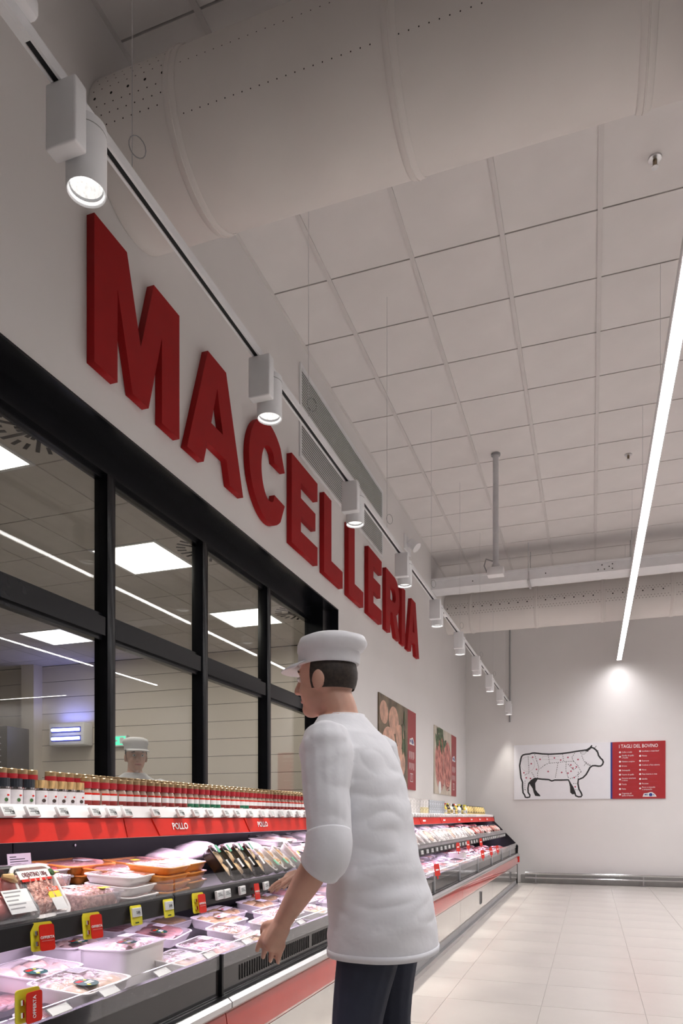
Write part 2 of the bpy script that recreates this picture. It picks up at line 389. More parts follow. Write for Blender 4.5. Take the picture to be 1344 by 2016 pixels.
for k, (x, y) in enumerate(PANELS[:3]):
    t = thing('swirl_diffuser', 'square ceiling air diffuser with black radial slots, '+DN[k], 'air diffuser', (x+0.9, y+0.3, LZ), group='swirl diffusers in the preparation room ceiling')
    MB().box(-0.295, 0.295, -0.295, 0.295, 0, 0.012).build('plate', LABCEIL, t)
    for q in range(24):
        a = q*2*PI/24; l0, l1 = (0.07, 0.26) if q % 3 == 0 else ((0.07, 0.12) if q % 2 else (0.19, 0.26))
        d = Vector((math.cos(a), math.sin(a), 0)); n = Vector((-d.y, d.x, 0))*0.011; z = Vector((0, 0, -0.002))
        for (la, lb) in ([(l0, l1)] if q % 3 == 0 else [(0.07, 0.13), (0.19, 0.26)]):
            s = MB(); s.rings([[d*la-n+z, d*la+n+z, d*lb+n+z, d*lb-n+z], [p+Vector((0, 0, .004)) for p in (d*la-n+z, d*la+n+z, d*lb+n+z, d*lb-n+z)]])
            s.build('slot', HOLE, t)
# insect lamp, cabinet, camera, stand-in for a reflected exit sign, on the far wall
t = thing('insect_lamp', 'white wall insect trap with two glowing blue tubes', 'insect lamp', (-4.31, LY-0.10, 2.27))
put('body', box_mesh('body', 0.56, 0.19, 0.30, WHITEP, 0.02, -0.15), t)
for z in (0.055, -0.06):
    s = MB().box(-0.235, 0.235, -0.1, -0.094, z-0.035, z+0.035).build('tube_recess', mat('uv_recess', (0.05, 0.06, 0.3), 0.4), t)
    MB().tube([(-0.22, -0.104, z), (0.22, -0.104, z)], 0.02, 10).build('tube', UVM, t, True)
area_light('tube_glow', (0, -0.02, 0.17), (PI, 0, 0), 0.45, 0.08, 2.2, (0.2, 0.25, 1.0), parent=t)
t = thing('wall_cabinet', 'grey steel rack front with rows of slots on the preparation room wall', 'cabinet', (-5.4, LY-0.35, 0))
MB().box(-1.0, 0.46, -0.2, 0.18, 0.0, 2.36).build('body', mat('lab_grey_steel', (0.16, 0.15, 0.14), 0.35, 0.5), t)
for k in range(13):
    MB().box(-0.9, 0.36, -0.215, -0.2, 1.25+k*0.08, 1.262+k*0.08).build('slat', PALEG, t)
t = thing('ceiling_speaker', 'dark round speaker bracket hung in the preparation room corner', 'speaker', (-5.55, LY-0.5, 2.86))
MB().lathe([(0.03, 0.12), (0.1, 0.1), (0.14, 0.02), (0.12, -0.1), (0.05, -0.14)], 16).build('housing', mat('dark_housing', (0.06, 0.055, 0.05), 0.5), t, True)
MB().tube([(0, 0, 0.1), (0, 0, LZ-2.862)], 0.012, 8).build('bracket', GREYM, t)
MB().box(0.1, 0.22, -0.03, 0.03, -0.04, 0.02).build('lens', BLACK, t)
t = thing('exit_sign_reflection', 'small lit green exit sign added for a shop sign reflected in the window', 'sign', (-3.6, LY-0.03, 2.17))  # added behind the glass in place of a shop sign's reflection
MB().box(-0.13, 0.13, -0.03, 0.03, -0.07, 0.07).build('box', WHITEP, t)
MB().box(-0.115, 0.115, -0.034, -0.03, -0.055, 0.055).build('face', EXITM, t)
MB().prism([(-0.09, 0), (-0.05, 0.035), (-0.05, 0.012), (-0.01, 0.012), (-0.01, -0.012), (-0.05, -0.012), (-0.05, -0.035)], 'y', -0.037, -0.034).build('arrow', PAPER, t)
MB().box(0.03, 0.09, -0.037, -0.034, -0.04, 0.04).build('door_symbol', PAPER, t)
t = thing('work_table', 'steel work table in the preparation room behind the glass', 'table', (-2.6, 5.6, 0))
MB().box(-0.9, 0.9, -0.4, 0.4, 0.86, 0.9).build('top', STEEL, t)
for x in (-.85, .85):
    for y in (-.35, .35): MB().tube([(x, y, 0), (x, y, 0.86)], 0.02, 8).build('leg', STEEL, t)

# ================================================================== DUCTS AND OVERHEAD
def duct(name, label, cy, cz, r, x0, x1, rings, holes):
    t = thing(name, label, 'air duct', (0, cy, cz))
    n = 64
    m = MB(); m.rings([[(x, r*math.cos(2*PI*j/n), r*math.sin(2*PI*j/n)) for j in range(n)] for x in np.linspace(x0, x1, 24)], True, True)
    m.build('fabric_tube', DUCT, t, True)
    for x in rings:
        rr = MB(); prof = [(-0.03, 0.001), (-0.026, 0.006), (-0.004, 0.007), (-0.002, 0.0115), (0.002, 0.0115), (0.004, 0.007), (0.026, 0.006), (0.03, 0.001)]
        rr.rings([[(x+p, (r+q)*math.cos(2*PI*j/n), (r+q)*math.sin(2*PI*j/n)) for j in range(n)] for p, q in prof], False, False)
        rr.build('seam_band', DUCT, t, True, ang=60)
    h = MB()
    for x, ph, rad in holes:
        a = R(ph); nrm = Vector((0, math.cos(a), math.sin(a))); tg = Vector((0, -math.sin(a), math.cos(a))); ex = Vector((1, 0, 0))
        c = Vector((x, 0, 0))+nrm*(r+0.0012)
        h.quad(*[c+ex*rad*math.cos(k*PI/3)+tg*rad*math.sin(k*PI/3) for k in range(6)])
    h.build('perforations', HOLE, t)['kind'] = 'stuff'
    for x in rings[::2]:
        MB().tube([(x, 0, r), (x, 0, CE-cz)], 0.003, 6).build('hanger', STEEL, t)
    return t
hl = []
for k in range(9):
    x = 0.03+k*0.045
    for q, ph in enumerate((153, 160, 167, 181, 188, -165)):
        hl.append((x+(q % 2)*0.022, ph, 0.0035))
    if k % 2 == 0: hl.append((x+0.01, 174, 0.0075))
for seg in range(4):
    for k in range(22):
        hl.append((0.49+seg*0.98+k*0.041, -155, 0.003)); hl.append((0.49+seg*0.98+k*0.041, 171, 0.003))
duct('air_duct', 'big round pale fabric air duct crossing close overhead', 3.084, 4.445, 0.343, 0.002, XR-0.3, [0.43, 1.43, 2.40, 3.38, 4.36, 5.34], hl)
hl = []
for k in range(150):
    x = 0.06+k*0.045
    for ph in (165, 171, -170, -164): hl.append((x+(0.022 if ph in (171, -170) else 0), ph, 0.0055))
    if k % 3 == 0: hl.append((x, 177, 0.011))
duct('air_duct', 'distant round fabric duct with perforated band near the end wall', 11.5, 4.43, 0.305, 0.002, XR-0.3, [0.41, 1.4, 2.36, 3.30, 4.26, 5.2], hl)
# beam (cable trunking) under the ceiling in front of the far duct
t = thing('cable_trunking', 'white boxed trunking beam hung under ceiling before the far duct', 'trunking', (0, 10.42, 4.48))
MB().box(0.004, 8.0, -0.15, 0.19, 0, 0.12).build('channel', WHITEM, t)
MB().box(0.004, 8.0, -0.17, 0.21, 0.12, 0.15).build('lid', WHITEM, t)
MB().box(2.25, 2.5, -0.154, -0.15, 0.01, 0.11).build('joint_plate', WHITEM, t)
for x, z in ((2.28, .03), (2.33, .09), (2.36, .03), (2.42, .06), (2.46, .09), (2.46, .03), (0.6, 0.06), (1.6, .06)):
    MB().lathe([(0.008, 0), (0.008, 0.006)], 8).build('bolt', INK, t, loc=(x, -0.154, z)).rotation_euler = (PI/2, 0, 0)
for x in (1.37, 2.70, 4.1, 5.5):
    for y in (-0.185, 0.185):
        MB().tube([(x, y, -0.02), (x, y, CE-4.48)], 0.006, 8).build('threaded_rod', STEEL, t)
    MB().box(x-0.015, x+0.015, -0.2, 0.2, -0.03, -0.002).build('bracket', STEEL, t)
# sensor on drop pipe
t = thing('drop_pipe_box', 'small white box on a grey pipe dropping from the ceiling', 'sensor box', (1.25, 7.62, 3.70))
MB().tube([(0, 0, 0.09), (0, 0, CE-3.70)], 0.030, 16).build('pipe', PALEG, t, True)
MB().lathe([(0.048, CE-3.70-0.02), (0.048, CE-3.70)], 16).build('collar', GREYM, t, True)
put('box', box_mesh('box', 0.17, 0.12, 0.085, WHITEP, 0.008, 0.0), t)
MB().tube([(0.0, 0, 0.12), (0, -0.001, 0.09)], 0.042, 16).build('clamp', PALEG, t, True)
MB().tube([(-0.03, 0, 0.16), (-0.1, 0, 0.19), (-0.12, 0, 0.12), (-0.09, 0, 0.05)], 0.007, 6).build('cable', GREYM, t, True)
# sprinklers
for x, y, lab in ((2.54, 4.50, 'metal sprinkler head in the ceiling nearest the near duct'), (2.56, 8.09, 'small metal sprinkler head in the ceiling beside the strip light'), (4.3, 11.0, 'small metal sprinkler head in the ceiling near the end wall')):
    t = thing('sprinkler', lab, 'sprinkler', (x, y, CE), group='ceiling sprinklers')
    MB().lathe([(0.038, 0), (0.036, -0.008), (0.018, -0.012)], 16).build('escutcheon', STEEL, t, True)
    MB().lathe([(0.012, -0.01), (0.012, -0.035), (0.006, -0.05)], 10).build('stem', mat('brass', (0.25, 0.2, 0.14), .35, .9), t, True)
    MB().lathe([(0.02, -0.052), (0.02, -0.056)], 10).build('deflector', STEEL, t)
# conduit on the end wall
MBc = MB().tube([(0.80, YB-0.02, 2.9), (0.80, YB-0.02, CE)], 0.014, 10).build('conduit', GREYM, None, True)
tag(MBc, 'thin grey conduit pipe running up the end wall corner', 'conduit')
# wall speaker / lamp
t = thing('wall_spotlight', 'small white bracket lamp on the wall above the last sign letters', 'wall lamp', (0.0, 8.8, 4.60), )
MB().box(0.001, 0.02, -0.16, 0.16, -0.09, 0.09).build('back_plate', WHITEM, t)
MB().tube([(0.02, 0, 0), (0.06, 0, 0)], 0.03, 10).build('arm', WHITEM, t)
MB().tube([(0.05, -0.02, 0.03), (0.14, -0.03, -0.06)], [0.05, 0.065], 16).build('head', WHITEM, t, True)
# return grilles on the wall
for zz, lab in ((4.44, 'upper white slatted air grille high on the letter wall'), (4.05, 'lower white slatted air grille just above the red letters')):
    t = thing('air_grille', lab, 'air grille', (0, 5.28, zz), group='wall air grilles')
    L, H = 2.40, 0.36
    f = MB(); f.box(0.001, 0.012, 0, L, 0, 0.03); f.box(0.001, 0.012, 0, L, H-0.03, H); f.box(0.001, 0.012, 0, 0.03, 0.03, H-0.03); f.box(0.001, 0.012, L-0.03, L, 0.03, H-0.03)
    f.build('frame', WHITEM, t)
    MB().box(0.0005, 0.002, 0.03, L-0.03, 0.03, H-0.03).build('cavity', mat('grille_cavity', (0.26, 0.25, 0.245), 0.9), t)
    sm = MB().prism([(0.003, 0.0), (0.011, -0.010), (0.0125, -0.008), (0.0045, 0.010)], 'y', 0.03, L-0.03).mesh('slat', WHITEM)
    for k in range(13): put('slat', sm, t, (0, 0, 0.048+k*0.0225))

# ================================================================== STRIP LIGHTS
def strip(x, y0, y1, label, axis='y', frac=1.0, spread=140):
    L = y1-y0
    t = thing('strip_light', label, 'strip light', ((x, y0, STRIP_Z) if axis == 'y' else (y0, x, STRIP_Z)), 0 if axis == 'y' else -PI/2, group='continuous strip lights')
    f = MB(); f.box(-0.04, -0.034, 0, L, 0, 0.07); f.box(0.034, 0.04, 0, L, 0, 0.07); f.box(-0.04, 0.04, 0, L, 0.066, 0.07)
    f.box(-0.04, 0.04, 0, 0.004, 0, 0.07); f.box(-0.04, 0.04, L-0.004, L, 0, 0.07)
    f.build('housing', WHITEM, t)
    MB().box(-0.034, 0.034, 0.004, L-0.004, 0.006, 0.01).build('diffuser', LEDM, t)
    ws = [7.18+1.8*k-y0 for k in range(-5, 5)] if axis == 'y' else [0.3, L-0.3]
    for wy in [q for q in ws if 0.02 < q < L-0.02]:
        MB().tube([(0, wy, 0.07), (0, wy, CE-STRIP_Z)], 0.0016, 5).build('suspension_wire', STEEL, t)
    area_light('strip_lamp', (0, L/2, 0.004), (0, 0, 0), 0.066, L-0.02, STRIP_W*frac, (1, 0.965, 0.975), R(spread), parent=t)
strip(2.642, -1.6, 13.15, 'long bright suspended strip light beside the ceiling sprinklers', frac=1.12)
strip(5.75, 4.0, 12.6, 'second long bright strip light over the open floor', frac=1.35, spread=172)
strip(12.95, 8.3, 11.8, 'short bright strip light running crosswise near the end wall', axis='x', frac=0.25, spread=172)
strip(8.9, 4.0, 11.0, 'third long bright strip light toward the far side wall', frac=0.7, spread=172)

# ================================================================== LIGHTING TRACK AND SPOTS
TX = 0.785; TZ = 3.235
t = thing('lighting_track', 'white suspended lighting track running along the letter wall', 'lighting track', (TX, 0, TZ))
m = MB(); m.box(-0.018, -0.009, -1.0, YB-0.15, 0, 0.034); m.box(0.009, 0.018, -1.0, YB-0.15, 0, 0.034); m.box(-0.009, 0.009, -1.0, YB-0.15, 0.021, 0.034)
m.build('rail', WHITEM, t)
MB().box(-0.009, 0.009, -1.0, YB-0.15, 0.004, 0.02).build('conductor_slot', BLACK, t)
for y in (1.46, 4.36, 7.25, 10.1):
    MB().box(-0.009, 0.009, y-0.06, y+0.06, -0.001, 0.004).build('joint_cover', WHITEM, t)
put('feed_box', box_mesh('feed_box', 0.05, 0.20, 0.06, WHITEM, 0.015, 0.034), t, (0.02, 1.42, 0.0))
for k in range(8):
    y = 1.98+1.54*k-(0.16 if k == 6 else 0)
    MB().tube([(0, y, 0.034), (0, y, CE-TZ)], 0.0016, 5).build('suspension_wire', STEEL, t)
    ring = [(0.028*math.cos(a)*0.6+0.02, y+0.028*math.cos(a)*0.8, 0.12+0.035*math.sin(a)) for a in np.linspace(0, 2*PI, 16)]
    MB().tube(ring, 0.0018, 5).build('wire_loop', GREYM, t)
ORD = ['first and nearest', 'second', 'third', 'fourth', 'fifth', 'sixth', 'seventh', 'eighth', 'ninth', 'tenth and farthest']
bm_box = box_mesh('driver_box', 0.104, 0.05, 0.185, WHITEM, 0.007, -0.185, 3)
cyl_me = MB().lathe([(0.050, 0.0), (0.0575, -0.004), (0.0575, -0.185), (0.0545, -0.192), (0.051, -0.185), (0.0505, -0.16)], 32, cap1=False).mesh('lamp_cylinder', WHITEM, True)
lens_me = MB().lathe([(0.0470, -0.172), (0.0455, -0.160), (0.040, -0.146), (0.030, -0.134), (0.016, -0.128), (0.012, -0.134), (0.003, -0.134)], 24, cap0=False).mesh('lens', LENSM, True)
chip_me = MB().lathe([(0.020, -0.139), (0.016, -0.136), (0.003, -0.136)], 16).mesh('led_chip', LENSC, True)
ring_me = MB().lathe([(0.0495, -0.187), (0.0478, -0.178)], 24, cap0=False, cap1=False).mesh('glow_ring', LENSR, True)
rim_me = MB().lathe([(0.0480, -0.179), (0.0462, -0.179), (0.0455, -0.172), (0.0470, -0.170)], 24, cap0=False, cap1=False).mesh('baffle_ring', GREYM, True)
line_me = MB().lathe([(0.0579, -0.028), (0.0579, -0.031)], 32, cap0=False, cap1=False).mesh('joint_line', GREYM, True)
for k in range(10):
    y = 1.65+1.262*k
    t = thing('track_spotlight', 'white cylinder track spotlight, %s along the letter wall' % ORD[k], 'spotlight', (TX, y, TZ), group='track spotlights')
    put('driver_box', bm_box, t, (0.016, 0, 0))
    MB().box(-0.012, 0.012, 0.02, 0.05, -0.09, -0.05).build('joint', WHITEM, t)
    h = put('lamp_cylinder', cyl_me, t, (0.018, 0.084, -0.038))
    put('lens', lens_me, h); put('led_chip', chip_me, h); put('glow_ring', ring_me, h); put('baffle_ring', rim_me, h); put('joint_line', line_me, h)
    d = bpy.data.lights.new('spot', 'SPOT'); d.energy = SPOT_W*(0.3 if k == 9 else 1.0); d.spot_size = R(46); d.spot_blend = 0.7; d.shadow_soft_size = 0.045; d.color = (1, 0.95, 0.88)
    lo = bpy.data.objects.new('spot', d); C.objects.link(lo); lo.parent = h; lo.location = (0, 0, -0.196); lo.rotation_euler = (0, R(3), 0)

# ================================================================== RED SIGN LETTERS
def rect(x0, y0, x1, y1): return [(x0, y0), (x1, y0), (x1, y1), (x0, y1)]
def arcpts(cx, cy, rx, ry, a0, a1, n): return [(cx+rx*math.cos(R(a0+(a1-a0)*k/n)), cy+ry*math.sin(R(a0+(a1-a0)*k/n))) for k in range(n+1)]
def letter(ch, w):
    """outline splines of a heavy condensed capital, height 1, width w"""
    s = 0.27
    if ch == 'M': return [[(0, 0), (s*.93, 0), (s*.93, .66), (w/2-.10, 0.0+.02), (w/2+.10, .02), (w-s*.93, .66), (w-s*.93, 0), (w, 0), (w, 1), (w-.36, 1), (w/2, .42), (.36, 1), (0, 1)]]
    if ch == 'A': return [[(0, 0), (.27, 0), (.335, .20), (w-.335, .20), (w-.27, 0), (w, 0), (w/2+.165, 1), (w/2-.165, 1)], [(.40, .40), (w/2, .76), (w-.40, .40)]]
    if ch == 'E': return [[(0, 0), (w, 0), (w, .22), (s, .22), (s, .395), (w-.07, .395), (w-.07, .605), (s, .605), (s, .78), (w, .78), (w, 1), (0, 1)]]
    if ch == 'L': return [[(0, 0), (w, 0), (w, .225), (s, .225), (s, 1), (0, 1)]]
    if ch == 'I': return [rect(0, 0, w, 1)]
    if ch == 'R':
        out = [(0, 0), (s, 0), (s, .36), (.40, .36), (w-.28, 0), (w, 0), (w-.25, .40)]
        out += arcpts(w-.36, .68, .33, .32, -60, 90, 12) + [(0, 1)]
        return [out, [(s, .56)]+arcpts(w-.40, .675, .12, .115, -90, 90, 8)+[(s, .79)]]
    if ch == 'C':
        cx, rx = w*.53, w*.53
        o = arcpts(cx, .5, rx, .52, 38, 322, 36); i = arcpts(cx+.02, .5, rx-.27, .29, 318, 42, 28)
        o = [(w, .68)]+arcpts(cx, .5, rx, .515, 50, 310, 36)+[(w, .32)]
        i = [(w-.27, .33)]+arcpts(cx+.015, .5, rx-.265, .285, 300, 60, 26)+[(w-.27, .67)]
        return [o+i]
LET = [('M', 2.735, 3.455, 'first red raised letter M of the wall sign'), ('A', 3.535, 4.225, 'red raised letter A following the M on the wall sign'),
       ('C', 4.31, 4.90, 'red raised letter C on the wall sign'), ('E', 5.03, 5.575, 'red raised letter E following the C on the wall sign'),
       ('L', 5.73, 6.215, 'red raised letter L following the first E on the wall sign'), ('L', 6.385, 6.845, 'second of two red raised letters L on the wall sign'),
       ('E', 7.015, 7.51, 'red raised letter E just before the R on the wall sign'), ('R', 7.685, 8.30, 'red raised letter R on the wall sign'),
       ('I', 8.385, 8.56, 'red raised letter I on the wall sign'), ('A', 8.67, 9.31, 'last red raised letter A ending the wall sign')]
LH = 0.682
for ch, y0, y1, lab in LET:
    w = (y1-y0)/LH
    me = curve_mesh([[(p[0]*LH, p[1]*LH) for p in sp] for sp in letter(ch, w)], 0.021, REDL, 'sign_letter')
    o = put('sign_letter', me); orient(o, (0.0225, y0, 3.272), (0, 1, 0), (0, 0, 1))
    tag(o, lab, 'letter', 'raised red wall letters')

# ================================================================== CATTLE BOARD ON THE END WALL
BX0, BX1, BZ0, BZ1 = 0.875, 3.38, 1.495, 2.475
t = thing('cattle_cuts_board', 'wide wall board with outlined cattle diagram and red list of cuts', 'wall board', (BX0, YB, BZ0))
BW, BH = BX1-BX0, BZ1-BZ0
SPL = BW*0.652
BWHITE = mat('board_white', (0.86, 0.86, 0.90), 0.4, var=0.01); BRED = mat('board_red', (0.42, 0.025, 0.03), 0.4, var=0.03)
MB().box(0, SPL, -0.02, -0.002, 0, BH).build('white_panel', BWHITE, t)
MB().box(SPL+0.03, BW, -0.02, -0.002, 0, BH).build('red_panel', BRED, t)
MB().box(SPL, SPL+0.03, -0.02, -0.002, 0, BH).build('blue_stripe', mat('board_blue', (0.03, 0.04, 0.22), 0.4), t)
def bp_(p):   # board drawing coordinates (traced units) to board metres
    fx = (p[0]-70)/(1240-70)
    top = 145+(112-145)*fx; bot = 568+(548-568)*fx
    return (fx*BW, (bot-p[1])/(bot-top)*BH)
def ribbon(pts, wd, name, m, y=-0.0205, closed=False, parent=None):
    pts = [Vector((*bp_(p), 0)) for p in pts]; n = len(pts); L = []; Rr = []
    for i in range(n):
        a = pts[(i-1) % n] if (closed or i > 0) else pts[i]; c = pts[(i+1) % n] if (closed or i < n-1) else pts[i]
        d = (c-a).normalized(); nn = Vector((-d.y, d.x, 0))*wd/2
        L.append(pts[i]+nn); Rr.append(pts[i]-nn)
    m_ = MB()
    for i in range(n if closed else n-1):
        j = (i+1) % n
        m_.quad((L[i].x, y, L[i].y), (L[j].x, y, L[j].y), (Rr[j].x, y, Rr[j].y), (Rr[i].x, y, Rr[i].y))
    return m_.build(name, m, parent or t)
COW = [(125,255),(132,232),(145,220),(165,215),(200,212),(218,206),(238,205),(300,212),(360,214),(450,210),(520,201),(580,191),(630,184),(652,181),(672,168),(690,163),(705,168),(722,182),(735,200),(742,225),(758,246),(772,258),(778,275),(772,293),(758,305),(740,306),(715,302),(695,303),(676,316),(662,342),(646,370),(622,394),(585,410),(582,440),(590,482),(608,512),(614,530),(606,541),(585,542),(566,534),(556,505),(543,472),(522,440),(508,412),(450,414),(400,414),(376,421),(352,411),(300,408),(240,402),(212,419),(191,441),(184,480),(186,512),(200,532),(198,547),(180,551),(163,549),(156,530),(144,514),(140,470),(140,432),(127,400),(121,345),(116,302)]
ribbon(COW, 0.027, 'cattle_outline', INK, closed=True)
def flat(poly, name, m, y=-0.0208):
    q = [bp_(p) for p in poly]
    me = curve_mesh([q], 0.0002, m, name); o = put(name, me, t); orient(o, (0, y, 0), (1, 0, 0), (0, 0, 1)); return o
flat([(240,402),(268,402),(243,440),(246,490),(262,512),(282,530),(284,541),(243,538),(232,515),(222,480),(196,443),(212,419)], 'rear_leg', INK)
flat([(508,412),(522,438),(543,472),(552,500),(556,520),(540,524),(522,510),(520,465)], 'front_leg', INK)
flat([(640,182),(668,165),(690,142),(694,150),(680,175),(666,186),(660,195),(640,192)], 'horn', INK)
ribbon([(708,170),(718,160),(725,150)], 0.008, 'horn_line', INK); ribbon([(600,200),(625,197),(650,198),(632,214),(610,214),(600,200)], 0.006, 'ear', INK)
ribbon([(725,182),(742,190)], 0.006, 'brow', INK); ribbon([(640,270),(655,295),(680,303)], 0.006, 'jaw_line', INK); ribbon([(645,280),(630,305)], 0.006, 'neck_fold', INK)
ribbon(arcpts(182, 292, 57, 58, 0, 360, 24), 0.003, 'thigh_circle', GREYM); ribbon([(303,232),(436,232),(436,255),(303,255),(303,232)], 0.003, 'loin_box', GREYM)
DASH = [[(185,232),(190,300),(193,360),(165,372),(150,385)], [(238,215),(255,265),(275,325),(262,360),(262,400)], [(347,218),(358,280),(320,298),(285,325)], [(358,284),(425,278),(490,270),(548,268),(535,240),(560,200)], [(425,280),(415,340),(402,405)], [(462,212),(470,268)], [(490,275),(488,340),(505,390),(515,405)], [(548,268),(580,300),(608,350),(560,390),(515,405)], [(505,290),(545,335),(570,320)], [(612,225),(630,270),(690,305)], [(215,355),(235,390)], [(585,350),(583,410)], [(545,440),(580,442)], [(560,488),(582,488)], [(160,420),(158,490),(175,495)]]
for poly in DASH:
    dm = MB()
    for a, c in zip(poly[:-1], poly[1:]):
        va, vc = Vector((*bp_(a), 0)), Vector((*bp_(c), 0)); L = (vc-va).length; d = (vc-va).normalized(); n = Vector((-d.y, d.x, 0))*0.0045
        s = 0.0
        while s < L-0.008:
            p, q = va+d*s, va+d*min(s+0.020, L); s += 0.036
            dm.quad((p+n).xzy, (q+n).xzy, (q-n).xzy, (p-n).xzy)
    for i, v in enumerate(dm.v): dm.v[i] = (v[0], -0.0206, v[1] or v[2])
    dm.build('dashed_cut_line', INK, t)
DOTR = mat('dot_red', (0.45, 0.06, 0.12), 0.5)
for k, (a, c) in enumerate([(222,237),(282,254),(397,243),(447,259),(504,239),(583,255),(211,288),(254,332),(347,348),(151,359),(170,398),(205,403),(455,355),(527,297),(543,321),(570,312),(528,345),(504,360),(553,394),(561,465)]):
    p = bp_((a, c)); MB().lathe([(0.014, 0), (0.014, 0.0006)], 12).build('cut_dot', DOTR, t, loc=(p[0], -0.0202, p[1])).rotation_euler = (PI/2, 0, 0)
# red list panel
RX, RT, UPV = SPL+0.03, (1, 0, 0), (0, 0, 1)
PW = BW-RX
def rp(px, py): return (RX+PW*(px+60)/1320, -0.0206, BH*(1-(py-55)/1340))
text('I TAGLI DEL BOVINO', 0.085, PAPER, t, rp(590, 165), RT, UPV, bold=0.004, xs=0.78)
LC = [(300, 'Collo o reale'), (405, 'Girello di spalla\ne fusello'), (520, 'Paletta e scapino'), (625, 'Brione'), (727, 'Sottospalla'), (828, 'Fesone di spalla'), (938, 'Geretto anteriore\ne stinco'), (1055, 'Pancia'), (1165, 'Petto'), (1295, 'Copertina di\nspalla di fesone')]
RC = [(285, 'Lombata o roast-beef'), (395, 'Filetto'), (512, 'Scamone'), (610, 'Codone e fesa esterna'), (720, 'Noce'), (822, 'Fesa interna o rosa'), (935, 'Girello'), (1045, 'Piccione'), (1155, 'Pesce o muscolo\ne campanello')]
for col, bx in ((LC, 132), (RC, 636)):
    for py, s in col:
        q = rp(bx, py); MB().lathe([(0.016, 0), (0.016, 0.0006)], 12).build('bullet', PAPER, t, loc=q).rotation_euler = (PI/2, 0, 0)
        text(s, 0.036, PAPER, t, rp(bx+45, py), RT, UPV, align='LEFT', xs=0.85)
        q = rp(bx-20, py+62); MB().box(q[0], q[0]+PW*0.345, -0.0208, -0.0203, q[2]-0.001, q[2]+0.001).build('rule_line', DOTR, t)
LOGOB = mat('logo_blue', (0.03, 0.05, 0.25), 0.4)
def logo(parent, loc, right, up, s):
    o = put('logo', curve_mesh([[(-1.05*s, -.33*s), (1.05*s, -.33*s), (.85*s, .05*s), (.4*s, .4*s), (0.1*s, .42*s), (-.3*s, .28*s), (-.85*s, .22*s)]], 0.0003, PAPER, 'logo'), parent); orient(o, loc, right, up)
    n = Vector(right).cross(Vector(up))*0.0008
    text('ME', 0.42*s, LOGOB, parent, Vector(loc)+n+Vector(right)*(-.5*s), right, up, bold=0.02); text('A', 0.42*s, LOGOB, parent, Vector(loc)+n+Vector(right)*(.62*s)-Vector(up)*.05*s, right, up, bold=0.02)
    d = put('logo_ring', curve_mesh([arcpts(0, 0, .27*s, .27*s, 0, 360, 16)], 0.0003, LOGOB, 'logo_ring'), parent); orient(d, Vector(loc)+n+Vector(right)*.17*s, right, up)
logo(t, rp(870, 1305), RT, UPV, 0.105)

